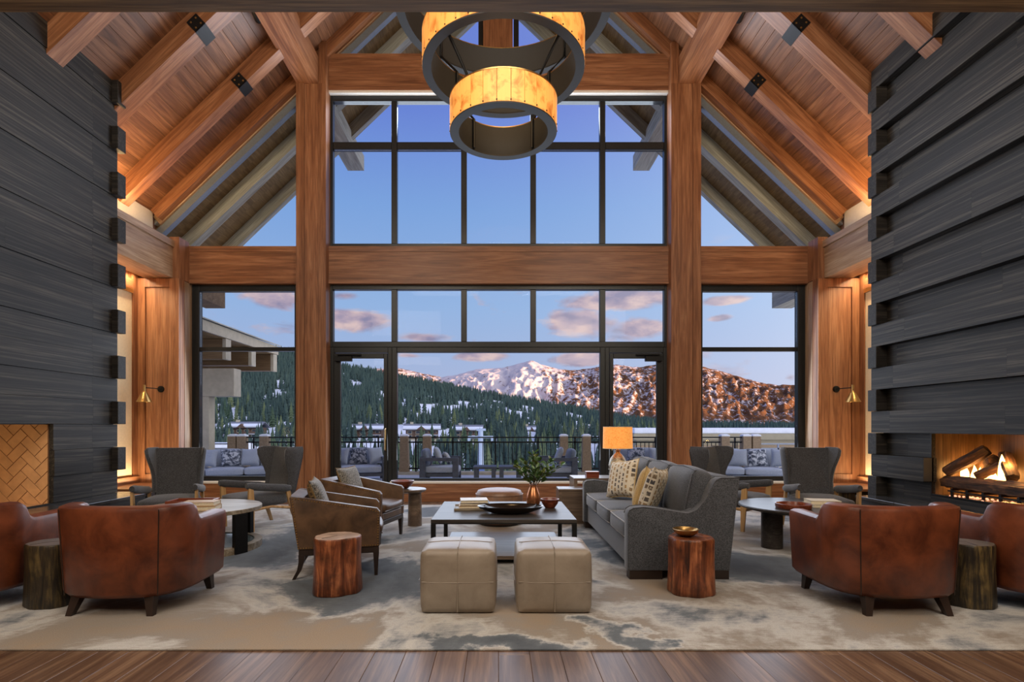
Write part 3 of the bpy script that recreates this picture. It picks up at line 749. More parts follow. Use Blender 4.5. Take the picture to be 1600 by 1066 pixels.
for k in range(120):
    a = random.uniform(.008, .02); bmesh.ops.create_icosphere(bm, subdivisions=1, radius=a, matrix=T(random.uniform(-.13, .1), random.uniform(-.85, .85), a * .6) @ Matrix.Diagonal((1, 1, .7, 1)))
obj('ember_bed', bm, EMBER, t, kind='stuff')
def flame(p, h, w, label):
    bm = bmesh.new(); n = 9
    ph = random.uniform(0, 6)
    secs = []
    for i in range(n):
        f = i / (n - 1); r = w * (math.sin(PI * min(1, .18 + f * .82)) ** .8) * (1 - f * .55) + .002
        cx, cy = .012 * math.sin(f * 4 + ph), .03 * math.sin(f * 3.4 + ph)
        secs.append([(p[0] + cx + r * .5 * math.cos(a * PI / 4), p[1] + cy + r * math.sin(a * PI / 4), p[2] + f * h) for a in range(8)])
    loft(bm, secs); o = obj('flame', bm, FLAME); tag(o, label, 'flame', 'flames of the gas fire')
for p, h, w, lb in (((5.36, 6.27, bz + .20), .20, .065, 'low flame under the leaning log at the far end'), ((5.36, 6.14, bz + .2), .17, .05, 'small flame beside the far low flame'), ((5.38, 6.06, bz + .2), .15, .045, 'thin flame left of the middle log'), ((5.34, 5.93, bz + .2), .14, .07, 'wide low flame in front of the middle log'),
                    ((5.32, 5.73, bz + .18), .33, .085, 'tallest flame of the fire'), ((5.33, 5.82, bz + .18), .12, .06, 'short flame at the foot of the tallest flame'), ((5.36, 5.50, bz + .2), .14, .05, 'flame by the nearest log')):
    flame(p, h, w, lb)
lamp('fire_glow', 'POINT', (5.44, 6.20, bz + .26), (1, .48, .14), 9, radius=.06)
lamp('fire_glow', 'POINT', (5.32, 5.66, bz + .42), (1, .48, .14), 16, radius=.06)
# ================================================================== FURNITURE
bm = bmesh.new(); box(bm, (-4.6, 3.19, -.012), (4.6, 9.15, 0), None, .004, 2)
tag(obj('area_rug', bm, RUG), 'large beige rug with slate blue blotches under all the seating', 'rug')

# ---- cognac tub chairs (front = +Y)
def make_tub(label):
    t = thing('tub_chair', label, 'chair', group='cognac leather tub chairs')
    # plan path: from the front of the left arm round the back to the front of the right arm
    path = [(-.39, .36), (-.40, .24), (-.41, .12), (-.415, 0), (-.41, -.10), (-.395, -.18), (-.36, -.255), (-.30, -.315), (-.21, -.35), (-.11, -.368), (0, -.374)]
    path = path + [(-x, y) for x, y in path[-2::-1]]
    pp = []
    for i in range(len(path) - 1):
        for k in range(3): pp.append(tuple(path[i][j] + (path[i + 1][j] - path[i][j]) * k / 3 for j in (0, 1)))
    corner = (7, len(path) - 8); path0 = path; path = pp + [path[-1]]
    secs = []
    for i, (x, y) in enumerate(path):
        p = Vector((x, y, 0)); q0 = Vector((*path[max(i - 1, 0)], 0)); q1 = Vector((*path[min(i + 1, len(path) - 1)], 0))
        tg = (q1 - q0).normalized(); nrm = Vector((tg.y, -tg.x, 0))
        if nrm.dot(Vector((x, y - .1, 0))) < 0: nrm = -nrm
        f = max(0, min(1, (-.045 - y) / .075)); f = f * f * (3 - 2 * f)
        ht = .635 + .005 * 0 + .12 * f; th = .115
        lean = .055
        o = lambda off, z: tuple(p + nrm * (off + lean * (z - .4)) + Vector((0, 0, z)))
        secs.append([o(.035 - .02, .125), o(.045, .16), o(.045, ht - .04), o(.035, ht - .012), o(.005, ht), o(-th + .05, ht), o(-th + .02, ht - .012), o(-th + .01, ht - .04), o(-th + .01, .30), o(-th + .01, .125)])
    bm = bmesh.new(); loft(bm, secs); sh = obj('shell', bm, TUB, t, smooth=50)
    for s in (-1, 1):                            # seams down the rear corners
        bm = bmesh.new()
        x, y = path0[corner[s > 0]]; n = Vector((x, y, 0)).normalized()
        tube(bm, [tuple(Vector((x, y, z)) + n * (.046 + .055 * (z - .4))) for z in (.14, .3, .5, .65, .735)], .0035, 6); obj('seam', bm, LEGD, sh)
    bm = bmesh.new(); cushion(bm, (-.31, -.26, .13), (.31, .37, .30), .02, .004); obj('seat_base', bm, TUB, t, smooth=60)
    bm = bmesh.new(); cushion(bm, (-.30, -.25, .30), (.30, .39, .45), .05, .03); obj('seat_cushion', bm, TUB, t, smooth=60)
    for x, y, dx, dy in ((-.25, -.29, -.03, -.05), (.25, -.29, .03, -.05), (-.34, .27, -.01, .03), (.34, .27, .01, .03)):
        bm = bmesh.new()
        loft(bm, [[(x + dx * k + sx * w, y + dy * k + sy * w, z) for sx, sy in ((-1, -1), (1, -1), (1, 1), (-1, 1))] for k, w, z in ((1, .021, 0), (.5, .027, .07), (0, .034, .14))]); obj('leg', bm, LEGD, t)
    return t
tub = make_tub('cognac leather tub chair seen from behind beside the dark stump in the left foreground'); tub.location = (-2.68, 4.10, 0)
copy_tree(tub, None, (-3.95, 4.12, 0), 0, 'cognac leather tub chair cut off by the left edge of the photo')
copy_tree(tub, None, (2.83, 4.10, 0), 0, 'cognac leather tub chair seen from behind left of the dark stump on the right')
copy_tree(tub, None, (4.07, 4.12, 0), 0, 'cognac leather tub chair cut off by the right edge before the fire')

# ---- brown leather armchairs with nailheads (front = +Y)
def make_club(label):
    t = thing('leather_armchair', label, 'chair', group='brown leather armchairs')
    prof = [(-.33, .255), (.35, .255), (.355, .56), (.33, .592), (.26, .602), (-.30, .70), (-.385, .715), (-.40, .70)]
    for s in (-1, 1):
        a, b = sorted((s * .335, s * .275))
        bm = bmesh.new(); prism(bm, prof, 0, a, b, None, .012); sd = obj('arm_panel', bm, BROWNL, t)
        nb = bmesh.new()
        pts = []
        edge = [(-.325, .27), (.335, .27), (.338, .56), (.25, .585), (-.30, .683), (-.375, .695), (-.325, .27)]
        for (y0, z0), (y1, z1) in zip(edge, edge[1:]):
            n = max(1, int(math.hypot(y1 - y0, z1 - z0) / .021))
            pts += [(y0 + (y1 - y0) * k / n, z0 + (z1 - z0) * k / n) for k in range(n)]
        for y, z in pts: lathe(nb, [(.0065, 0), (.005, .004), (0, .0055)], 6, T(s * .335, y, z) @ R('Y', 90 * s))
        obj('nailheads', nb, BRASS, sd, kind='stuff')
    bm = bmesh.new(); prism(bm, [(-.33, .255), (-.22, .255), (-.29, .69), (-.395, .715)], 0, -.275, .275, None, .01); obj('backrest', bm, BROWNL, t)
    bm = bmesh.new(); cushion(bm, (-.27, -.24, .255), (.27, .35, .34), .012, .002); obj('seat_base', bm, BROWNL, t, smooth=60)
    bm = bmesh.new(); cushion(bm, (-.27, -.235, .34), (.27, .37, .445), .035, .02); sc = obj('seat_cushion', bm, BROWNL, t, smooth=60)
    bm = bmesh.new(); tube(bm, [(-.26, .372, .36), (.26, .372, .36)], .006, 6); obj('piping', bm, BROWNL, sc)
    bm = bmesh.new(); box(bm, (-.325, -.325, .20), (.325, .345, .255), None, .006); obj('base_rail', bm, LEGD, t)
    for x, y, dy in ((-.30, -.30, -.065), (.30, -.30, -.065), (-.30, .32, .0), (.30, .32, 0)):
        bm = bmesh.new()
        loft(bm, [[(x + sx * w, y + dy * k * k + sy * w, z) for sx, sy in ((-1, -1), (1, -1), (1, 1), (-1, 1))] for k, w, z in ((1, .014, 0), (.55, .018, .08), (.2, .022, .15), (0, .026, .21))]); obj('leg', bm, LEGD, t)
    return t
club = make_club('brown leather armchair with nailhead trim behind the left red log stool'); club.location = (-1.46, 5.02, 0); club.rotation_euler.z = math.radians(-77)
club2 = copy_tree(club, None, (-1.57, 6.40, 0), -103, 'brown leather armchair with nailhead trim farther back beside the small pedestal table')
def pil(name, label, mat, w, t_, loc, rx, rz, ry=0, group=None, cat='cushion', mat2=None, h=None):
    bm = bmesh.new(); pillow(bm, w, h or w, t_)
    o = obj(name, bm, mat, smooth=80); o.location = loc
    o.rotation_euler = (Matrix.Rotation(math.radians(rz), 3, 'Z') @ Matrix.Rotation(math.radians(rx), 3, 'X') @ Matrix.Rotation(math.radians(ry), 3, 'Z')).to_euler()
    tag(o, label, cat, group)
    if mat2: o.data.materials.append(mat2)
    if mat2:
        for p in o.data.polygons:
            if p.center.z < 0: p.material_index = 1
    b2 = bmesh.new(); h2 = (h or w) / 2; w2 = w / 2
    ring = [(w2 * u * (1 - .09 * (1 - v * v)), h2 * v, 0) for u, v in [(1, k / 5) for k in range(-5, 6)]] + [(w2 * u, h2 * (1 - .09 * (1 - u * u)), 0) for u in [k / 5 for k in range(4, -6, -1)]]
    ring += [(-x, -y, 0) for x, y, _ in ring[1:-1]]
    tube(b2, ring, .005, 6, True); obj('piping', b2, mat2 or mat, o)
    return o
CHECK = patterned('brown_check', rgb(58, 46, 36), rgb(84, 66, 46), rgb(132, 108, 70), (14, 22, 14))
def on(ch, v):
    return ch.matrix_basis @ Vector(v)
def facing(ch): return math.degrees(ch.rotation_euler.z)
bpy.context.view_layer.update()
for ch, lb in ((club, 'tweed pillow with brown checked back in the nearer brown armchair'), (club2, 'tweed pillow leaning in the farther brown armchair')):
    pil('throw_pillow', lb, TWEED, .46, .13, on(ch, (0, -.185, .645)), 70, facing(ch) + 180, 0, 'tweed pillows', mat2=CHECK, h=.40)

# ---- wing chairs (front = +Y)
def make_wing(label):
    t = thing('wing_chair', label, 'chair', group='charcoal wing chairs')
    tilt = lambda z: -.25 - .22 * (z - .35)          # back plane y at height z
    secs = []
    for z in (.34, .5, .7, .9, .99, 1.02, 1.03):
        hw = .295 + .02 * max(0, (z - .45) / .55); th = .12 if z < 1 else (.10 if z < 1.025 else .05)
        y = tilt(z); e = .012
        secs.append([(-hw, y - th, z), (hw, y - th, z), (hw, y, z), (-hw, y, z)])
    bm = bmesh.new(); loft(bm, secs); bmesh.ops.bevel(bm, geom=[e for e in bm.edges if abs(e.verts[0].co.z - e.verts[1].co.z) > .01], offset=.02, segments=2, affect='EDGES'); obj('backrest', bm, CHARF, t, smooth=45)
    for s in (-1, 1):
        secs = []
        for z, d, fl in ((.46, .04, 0), (.58, .045, .0), (.68, .065, .004), (.77, .115, .014), (.85, .17, .032), (.93, .21, .055), (1.0, .225, .068), (1.03, .205, .066), (1.04, .17, .06)):
            hw = .282 + .025 * (z - .45) / .55; y = tilt(z) - .06; th = .062 if z < 1.02 else .04
            p0 = Vector((hw, y, z)); p1 = Vector((hw + fl, y + .06 + d, z))
            dr = (p1 - p0).normalized(); nr = Vector((dr.y, -dr.x, 0))
            c = [p0, p0 + nr * th, p1 + nr * th * .95 - dr * .025, p1 + nr * th * .5, p1 - dr * .02]
            secs.append([(s * q.x, q.y, q.z) for q in c])
        bm = bmesh.new(); loft(bm, secs); obj('wing', bm, CHARF, t, smooth=50)
        # padded arm rising to the front, on an oak post
        secs = []
        for k in range(9):
            f = k / 8; y = -.27 + .62 * f; zc = .50 + .075 * f ** 1.2; xc = .372 + .025 * f; rw = .045 + .006 * f; rh = .05
            rr = 1 if 0 < k < 8 else .7
            secs.append([(s * (xc + rw * rr * math.cos(a * PI / 5)), y, zc + rh * rr * math.sin(a * PI / 5)) for a in range(10)])
        bm = bmesh.new(); loft(bm, secs); obj('arm_pad', bm, CHARF, t, smooth=60)
        bm = bmesh.new(); x = s * .397
        loft(bm, [[(x + s * .012 * k + sx * .017, .27 + .03 * k + sy * w, z) for sx, sy in ((-1, -1), (1, -1), (1, 1), (-1, 1))] for k, w, z in ((0, .020, 0), (.4, .028, .2), (.7, .038, .36), (1, .030, .545))]); obj('leg', bm, LEGO, t)
        bm = bmesh.new()
        loft(bm, [[(s * .365 + sx * .017, -.23 - .14 * k + sy * w, z) for sx, sy in ((-1, -1), (1, -1), (1, 1), (-1, 1))] for k, w, z in ((1, .018, 0), (.5, .026, .2), (0, .03, .48))]); obj('leg', bm, LEGO, t)
        bm = bmesh.new(); tube(bm, [(s * .39, .27, .27), (s * .38, 0, .285), (s * .365, -.28, .24)], [.02, .016, .02], 8); obj('side_stretcher', bm, LEGO, t)
    bm = bmesh.new(); box(bm, (-.385, .24, .24), (.385, .275, .29), None, .006); obj('front_stretcher', bm, LEGO, t)
    bm = bmesh.new(); cushion(bm, (-.345, -.26, .29), (.345, .36, .435), .045, .03); obj('seat_cushion', bm, CHARF, t, smooth=60)
    for ch in t.children:
        for v in ch.data.vertices: v.co.x *= .83
    return t
wing = make_wing('charcoal wing chair facing the room between the left hearth and its neighbour'); wing.location = (-4.10, 6.82, 0); wing.rotation_euler.z = math.radians(180 + 18)
copy_tree(wing, None, (-3.16, 7.16, 0), 180 - 36, 'charcoal wing chair angled toward the left round table in front of a tall column')
copy_tree(wing, None, (3.12, 7.20, 0), 180 + 40, 'charcoal wing chair standing behind the grey sofa')
copy_tree(wing, None, (4.03, 6.86, 0), 180 - 10, 'charcoal wing chair facing the room beside the right hearth')

# ---- sofa (length along Y, faces -X)
so = thing('sofa', 'long charcoal grey three seat sofa with pale piping right of the coffee table', 'sofa', (1.55, 5.90, 0))
def sp(n, bm, m, smooth=40, parent=None): 
    bmesh.ops.translate(bm, verts=bm.verts[:], vec=(-1.55, -5.90, 0)); return obj(n, bm, m, parent or so, smooth=smooth)
arm = [(1.105, .075), (1.105, .55), (1.115, .585), (1.15, .607), (1.242, .616), (1.36, .603), (1.52, .575), (1.60, .562), (1.647, .562), (1.70, .585), (1.767, .66), (1.80, .74), (1.83, .80), (1.86, .845), (1.90, .866), (2.06, .868), (1.975, .075)]
for y in (4.64, 7.02):
    bm = bmesh.new(); prism(bm, arm, 1, y, y + .15, None, .014); a = sp('arm', bm, SOFAF, 50)
    for yy in (y + .006, y + .144):
        bm = bmesh.new(); tube(bm, [(x - .002, yy, z + .001) for x, z in arm[1:-1]], .006, 6); sp('piping', bm, SOFAF, 60, a).location = (0, 0, 0)
bm = bmesh.new(); box(bm, (1.15, 4.79, .075), (1.90, 7.02, .30), None, .01); sp('base', bm, SOFAF)
bm = bmesh.new(); prism(bm, [(1.86, .30), (1.975, .075), (2.0, .3), (2.06, .865), (1.93, .868), (1.86, .80)], 1, 4.79, 7.02, None, .012); sp('back_frame', bm, SOFAF)
for k in range(3):
    y0 = 4.795 + .742 * k; y1 = y0 + .735
    bm = bmesh.new(); cushion(bm, (1.125, y0, .30), (1.72, y1, .465), .04, .022); c = sp('seat_cushion', bm, SOFAF, 60)
    bm = bmesh.new()
    for z in (.325, .452):
        tube(bm, [(1.70, y0 + .006, z), (1.17, y0 + .006, z), (1.135, y0 + .03, z), (1.128, y0 + .07, z), (1.122, (y0 + y1) / 2, z), (1.128, y1 - .07, z), (1.135, y1 - .03, z), (1.17, y1 - .006, z), (1.70, y1 - .006, z)], .006, 6)
    sp('piping', bm, PIPE, 60, c)
    bm = bmesh.new(); cushion(bm, (-.11, y0, 0), (.09, y1, .46), .055, .03, T(1.74, 0, .455) @ R('Y', 11)); c = sp('back_cushion', bm, SOFAF, 60)
    bm = bmesh.new(); M = T(1.74, 0, .455) @ R('Y', 11)
    tube(bm, [tuple(M @ Vector(p)) for p in ((-.125, y0 + .012, .05), (-.11, y0 + .012, .42), (-.08, y0 + .02, .455), (-.075, (y0 + y1) / 2, .478), (-.08, y1 - .02, .455), (-.11, y1 - .012, .42), (-.125, y1 - .012, .05))], .006, 6); sp('piping', bm, SOFAF, 60, c)
for x0, x1, y in ((1.11, 1.40, 4.65), (1.82, 1.97, 4.65), (1.11, 1.40, 7.04), (1.82, 1.97, 7.04)):
    bm = bmesh.new(); box(bm, (x0 + .01, y, 0), (x1, y + .11, .08)); sp('leg', bm, LEGD)
pil('throw_pillow', 'ikat pillow standing at the far end of the grey sofa', PILLOWP, .46, .14, (1.44, 6.33, .70), 72, -62, 8, 'sofa pillows', mat2=PILLOWG)
pil('throw_pillow', 'gold backed pillow half hidden behind the far ikat pillow on the sofa', PILLOWG, .42, .13, (1.53, 6.68, .69), 74, -70, 0, 'sofa pillows')
pil('throw_pillow', 'gold pillow on the near seat of the sofa, left of its neighbour', PILLOWG, .44, .14, (1.47, 5.48, .69), 74, -118, 6, 'sofa pillows', mat2=PILLOWG)
pil('throw_pillow', 'ikat pillow nearest the camera on the sofa', PILLOWP, .45, .14, (1.48, 5.20, .70), 72, -124, 6, 'sofa pillows', mat2=PILLOWP)

# ---- cube ottomans
def make_otto(label):
    t = thing('cube_ottoman', label, 'ottoman', group='taupe leather cube ottomans')
    bm = bmesh.new(); cushion(bm, (-.262, -.245, .0), (.262, .245, .445), .032, .016, cuts=6); b = obj('body', bm, TAUPE, t, smooth=60)
    for pts in ([(0, -.262, .02), (0, -.2635, .22), (0, -.25, .425), (0, -.21, .457), (0, 0, .4625), (0, .21, .457), (0, .25, .425), (0, .2635, .22), (0, .262, .02)],
                [(-.25, -.2425, .222), (-.18, -.252, .222), (0, -.2625, .222), (.18, -.252, .222), (.25, -.2425, .222)], [(-.2755, -.2, .222), (-.2785, 0, .222), (-.2755, .2, .222)], [(.2755, -.2, .222), (.2785, 0, .222), (.2755, .2, .222)],
                [(-.24, 0, .450), (-.12, 0, .459), (0, 0, .4625), (.12, 0, .459), (.24, 0, .450)]):
        bm = bmesh.new(); tube(bm, pts, .003, 6); obj('seam', bm, TAUPE, b)
    return t
ot = make_otto('taupe leather cube ottoman on the left of the pair before the coffee table'); ot.location = (-.285, 4.03, 0)
copy_tree(ot, None, (.390, 4.03, 0), 0, 'taupe leather cube ottoman on the right of the pair before the coffee table')

# ---- coffee table
ct = thing('coffee_table', 'large square dark coffee table with a low shelf in the middle', 'table', (.05, 5.76, 0))
def cp(n, a, b, m, bev=.003): return bx(n, a, b, m, ct, bev)
cp('tabletop', (-.69, -.63, .395), (.69, .63, .43), TABLED, .004)
for a, b in (((-.69, -.63, .385), (.69, -.605, .396)), ((-.69, .605, .385), (.69, .63, .396))): cp('apron', a, b, BLACK)
for x in (-.69, .645):
    for y in (-.63, .585): cp('leg', (x, y, 0), (x + .045, y + .045, .386), BLACK)
cp('shelf', (-.60, -.625, .05), (.60, .56, .085), TABLEG); cp('plinth', (-.52, -.5, 0), (.52, .45, .05), BLACK)
# bowl, vase, small bowl, books on the coffee table
TT = .43
bm = bmesh.new(); lathe(bm, [(0, .012), (.12, .012), (.20, .026), (.30, .062), (.325, .078), (.335, .075), (.31, .048), (.20, .008), (.10, 0), (0, 0)], 48, None, 1, .55)
o = obj('oval_bowl', bm, BLACKG, smooth=60); o.location = (.12, 5.52, TT); tag(o, 'long shallow black oval bowl at the centre of the coffee table', 'bowl')
bm = bmesh.new(); lathe(bm, [(0, 0), (.055, 0), (.074, .03), (.078, .07), (.068, .13), (.048, .19), (.038, .22), (.040, .235), (.036, .235), (.034, .22), (0, .21)], 32)
vase = obj('copper_vase', bm, COPPER, smooth=60); vase.location = (.385, 6.03, TT); tag(vase, 'copper vase holding leafy branches on the coffee table', 'vase')
bm = bmesh.new(); lathe(bm, [(0, .014), (.04, .018), (.075, .06), (.094, .098), (.100, .098), (.085, .05), (.055, .006), (.05, 0), (0, 0)], 32)
o = obj('small_bowl', bm, BOWLW, smooth=60); o.location = (.555, 5.88, TT); tag(o, 'small turned redwood bowl right of the copper vase', 'bowl')
def book(loc, w, d, h, rz, cover, label, group):
    t = thing('book', label, 'book', loc, rz, group)
    bx('cover', (-w / 2, -d / 2, 0), (w / 2, d / 2, .004), cover, t); bx('cover', (-w / 2, -d / 2, h - .004), (w / 2, d / 2, h), cover, t)
    bx('spine', (-w / 2, d / 2 - .004, .004), (w / 2, d / 2, h - .004), cover, t)
    bx('pages', (-w / 2 + .004, -d / 2 + .004, .004), (w / 2 - .004, d / 2 - .004, h - .004), PAPER, t)
t = thing('tray', 'flat pale wood tray under the books on the coffee table', 'tray', (-.275, 5.83, TT), 4)
bx('tray_base', (-.20, -.16, 0), (.20, .16, .012), TABLEO, t, .003)
for a, b in (((-.20, -.16, .012), (.20, -.15, .026)), ((-.20, .15, .012), (.20, .16, .026)), ((-.20, -.15, .012), (-.19, .15, .026)), ((.19, -.15, .012), (.20, .15, .026))): bx('rim', a, b, TABLEO, t)
book((-.265, 5.85, TT + .0125), .32, .25, .030, 4, BK3, 'kraft covered book at the bottom of the coffee table stack', 'coffee table books')
book((-.255, 5.85, TT + .043), .30, .24, .026, 0, BK2, 'black book in the middle of the coffee table stack', 'coffee table books')
book((-.265, 5.86, TT + .0695), .29, .23, .030, 6, BK1, 'white book on top of the coffee table stack', 'coffee table books')
# branches in the vase
lm = bmesh.new(); v = [lm.verts.new(p) for p in ((0, 0, 0), (.014, .012, .003), (.017, .030, .004), (.009, .048, .0), (0, .056, -.004), (-.009, .048, 0), (-.017, .030, .004), (-.014, .012, .003), (0, .028, -.003))]
for i in range(8): lm.faces.new((v[8], v[i], v[(i + 1) % 8]))
lme = mesh_of('leaf', lm, LEAF, 0); lme2 = lme.copy(); lme2.materials[0] = LEAF2
random.seed(21)
for k in range(11):
    an = 2 * PI * k / 8 + random.uniform(-.15, .15) if k < 8 else PI * (9 - k) / 2; spread = random.uniform(.10, .30) if k < 8 else .05
    hgt = random.uniform(.16, .30) if k < 8 else random.uniform(.30, .38)
    if k == 0: spread, hgt = .31, .25
    if k == 1: spread, hgt = .30, .30
    blab = 'leafy green branch in the copper vase leaning ' + ('to the right', 'to the back right', 'straight back', 'to the back left', 'to the left', 'to the front left', 'straight forward', 'to the front right')[k] if k < 8 else ('tall upright leafy branch at the back of the copper vase', 'tall upright leafy branch on the right side of the copper vase', 'tall upright leafy branch at the front of the copper vase')[k - 8]
    t = thing('leafy_branch', blab, 'plant', (.385, 6.03, TT + .205), 0, 'branches in the copper vase')
    st0 = Vector((.012 * math.cos(an), .012 * math.sin(an), 0)); end = Vector((spread * math.cos(an), .75 * spread * math.sin(an), hgt))
    mid = st0.lerp(end, .5) + Vector((0, 0, .05))
    P3 = lambda f: st0 * (1 - f) ** 2 + mid * 2 * f * (1 - f) + end * f * f
    bm = bmesh.new(); tube(bm, [tuple(P3(i / 6)) for i in range(7)], [.004 - .003 * i / 6 for i in range(7)], 5); obj('stem', bm, STEM, t)
    nl = 20 if k < 8 else 16
    for q in range(nl):
        f = .18 + .82 * q / (nl - 1); p = P3(min(f, 1)); yaw = q * 2.4 + k; 
        d = (Vector((math.cos(yaw), math.sin(yaw), .35)) + (end - mid).normalized() * .8).normalized()
        side_ = Vector((math.cos(yaw), math.sin(yaw), 0))
        p = p + side_ * random.uniform(.0, .035)
        l = obj('leaf', lme if random.random() < .72 else lme2, parent=t, loc=p, rot=d.to_track_quat('Y', 'Z').to_euler()); l.rotation_euler.y += random.uniform(-.8, .8); s_ = random.uniform(.9, 1.4); l.scale = (s_, s_, s_)

# ---- log stools
def log(name, loc, r, h, mat, topmat, label, seed, lean=0, group=None):
    random.seed(seed); seg = 40
    ph = [random.uniform(0, 6) for _ in range(6)]
    w = [1 + .05 * math.sin(2 * 2 * PI * i / seg + ph[0]) + .035 * math.sin(3 * 2 * PI * i / seg + ph[1]) + .025 * math.sin(7 * 2 * PI * i / seg + ph[2]) + random.uniform(-.022, .022) for i in range(seg)]
    t = thing(name, label, 'stool', loc, random.uniform(0, 90), group)
    bm = bmesh.new(); lathe(bm, [(0, 0), (r * .98, 0), (r * 1.03, .012), (r * 1.0, h * .3), (r * .97, h * .6), (r * .98, h * .9), (r * .98, h - .012), (r * .95, h - .002), (0, h - .002)], seg, None, 1, 1, lambda i: w[i]); obj('trunk', bm, mat, t, smooth=50)
    bm = bmesh.new(); lathe(bm, [(r * .94, h - .004), (r * .93, h), (0, h)], seg, None, 1, 1, lambda i: w[i]); tp = obj('log_end', bm, topmat, t)
    for q in range(2):
        a = random.uniform(0, 6); bm = bmesh.new(); prism(bm, [(0, -.002), (r * .55, -.006), (r * .80, -.004), (r * .80, .005), (r * .5, .003)], 2, h, h + .0012, R('Z', math.degrees(a))); obj('crack', bm, LEGD, tp)
    return t
log('log_stool', (-1.28, 4.32, 0), .178, .440, REDLOG, LOGTOP, 'red wood log stool with a pale top in front of the brown armchair', 3, group='red log stools')
log('log_stool', (1.525, 4.32, 0), .182, .435, REDLOG, REDLOG, 'red wood log stool holding a brass bowl by the end of the sofa', 4, group='red log stools')
log('stump_stool', (-3.30, 4.02, 0), .158, .455, BARKD, LOGTOPG, 'dark bark stump between the two tub chairs on the left', 5, group='dark stumps')
log('stump_stool', (3.455, 4.02, 0), .162, .455, BARKD, LOGTOPG, 'dark bark stump between the two tub chairs on the right', 6, group='dark stumps')
bm = bmesh.new(); lathe(bm, [(0, .014), (.05, .018), (.085, .04), (.097, .058), (.102, .056), (.09, .03), (.05, .002), (0, 0)], 32)
o = obj('brass_bowl', bm, BRASS, smooth=60); o.location = (1.49, 4.33, .436); tag(o, 'small brass bowl on the right red log stool', 'bowl')

# ---- pedestal table with bowl, by the window
t = thing('pedestal_table', 'small round grey wood table on a slab pedestal beside the farther brown armchair', 'table', (-1.20, 7.22, 0))
bm = bmesh.new(); lathe(bm, [(0, .445), (.20, .445), (.235, .46), (.24, .478), (.232, .488), (0, .488)], 36); obj('tabletop', bm, TABLEG, t)
bm = bmesh.new(); lathe(bm, [(0, 0), (.095, 0), (.085, .445), (0, .445)], 24, T(.09, 0, 0)); obj('pedestal', bm, TABLEG, t)
bm = bmesh.new(); lathe(bm, [(0, .016), (.06, .02), (.11, .06), (.145, .108), (.153, .108), (.125, .05), (.07, .004), (0, 0)], 32)
o = obj('wood_bowl', bm, BOWLW, smooth=60); o.location = (-1.27, 7.2, .489); tag(o, 'flared wooden bowl on the small pedestal table', 'bowl')
# ---- round leather ottoman beyond the coffee table
t = thing('round_ottoman', 'round tan leather ottoman behind the coffee table', 'ottoman', (.01, 7.35, 0))
bm = bmesh.new(); lathe(bm, [(0, .03), (.29, .03), (.31, .06), (.318, .25), (.315, .40), (.29, .45), (.24, .465), (0, .475)], 40); obj('body', bm, OTTO, t, smooth=60)
bm = bmesh.new(); tube(bm, [(.317 * math.cos(a * PI / 20), .317 * math.sin(a * PI / 20), .405) for a in range(40)], .006, 6, True); obj('piping', bm, OTTO, t)
bm = bmesh.new(); lathe(bm, [(0, 0), (.26, 0), (.26, .03), (0, .03)], 32); obj('plinth', bm, LEGD, t)
# ---- nesting tables, box and lamp behind the sofa
t = thing('end_table', 'greybrown waterfall end table holding the lit lamp at the far end of the sofa', 'table', (1.50, 7.95, 0))
bx('tabletop', (-.43, -.26, .545), (.43, .26, .58), TABLEG, t, .004); bx('side_panel', (-.43, -.26, 0), (-.385, .26, .545), TABLEG, t); bx('side_panel', (.385, -.26, 0), (.43, .26, .545), TABLEG, t)
t = thing('nesting_table', 'lower greybrown nesting table tucked beside the end table', 'table', (.98, 7.48, 0))
bx('tabletop', (-.17, -.16, .435), (.20, .19, .47), TABLEG, t, .012, 3); bx('side_panel', (-.17, -.16, 0), (-.13, .19, .437), TABLEG, t); bx('side_panel', (.16, -.16, 0), (.20, .19, .437), TABLEG, t); bx('front_panel', (-.13, -.155, 0), (.16, -.13, .436), TABLEG, t)
t = thing('wood_box', 'small lidded red wood box on the end table left of the lamp', 'box', (1.34, 7.80, .581))
bx('body', (-.09, -.07, 0), (.09, .07, .062), BOWLW, t, .003); bx('lid', (-.093, -.073, .064), (.093, .073, .088), BOWLW, t, .003)
t = thing('table_lamp', 'mercury glass table lamp with a glowing orange drum shade behind the sofa', 'lamp', (1.735, 7.92, .581))
GLZ = plain('mercury_glass', rgb(140, 132, 112), .35, .35, .45, 40, .4)
bm = bmesh.new(); lathe(bm, [(0, 0), (.122, 0), (.125, .02), (.122, .10), (.128, .12), (.126, .20), (.105, .27), (.065, .32), (.035, .345), (.03, .37), (.04, .375), (.04, .39), (0, .39)], 32); b = obj('base', bm, GLZ, t, smooth=50)
for z, r_ in ((.05, .124), (.11, .128), (.17, .129)):
    bm = bmesh.new(); tube(bm, [(r_ * math.cos(a * PI / 16), r_ * math.sin(a * PI / 16), z) for a in range(32)], .005, 6, True); obj('band', bm, GLZ, b)
bm = bmesh.new(); lathe(bm, [(0, .39), (.012, .39), (.012, .62), (0, .62)], 10); obj('harp', bm, BRASS, t)
bm = bmesh.new(); lathe(bm, [(.214, .412), (.208, .728), (.204, .728), (.210, .412)], 40); s_ = obj('lamp_shade', bm, SHADE, t, smooth=50)
for z, r_ in ((.414, .213), (.726, .208)):
    bm = bmesh.new(); tube(bm, [(r_ * math.cos(a * PI / 20), r_ * math.sin(a * PI / 20), z) for a in range(40)], .004, 6, True); obj('rim', bm, PAPER, s_)
lamp('table_lamp_bulb', 'POINT', (1.735, 7.92, 1.16), AMBER, 1.5, radius=.06)

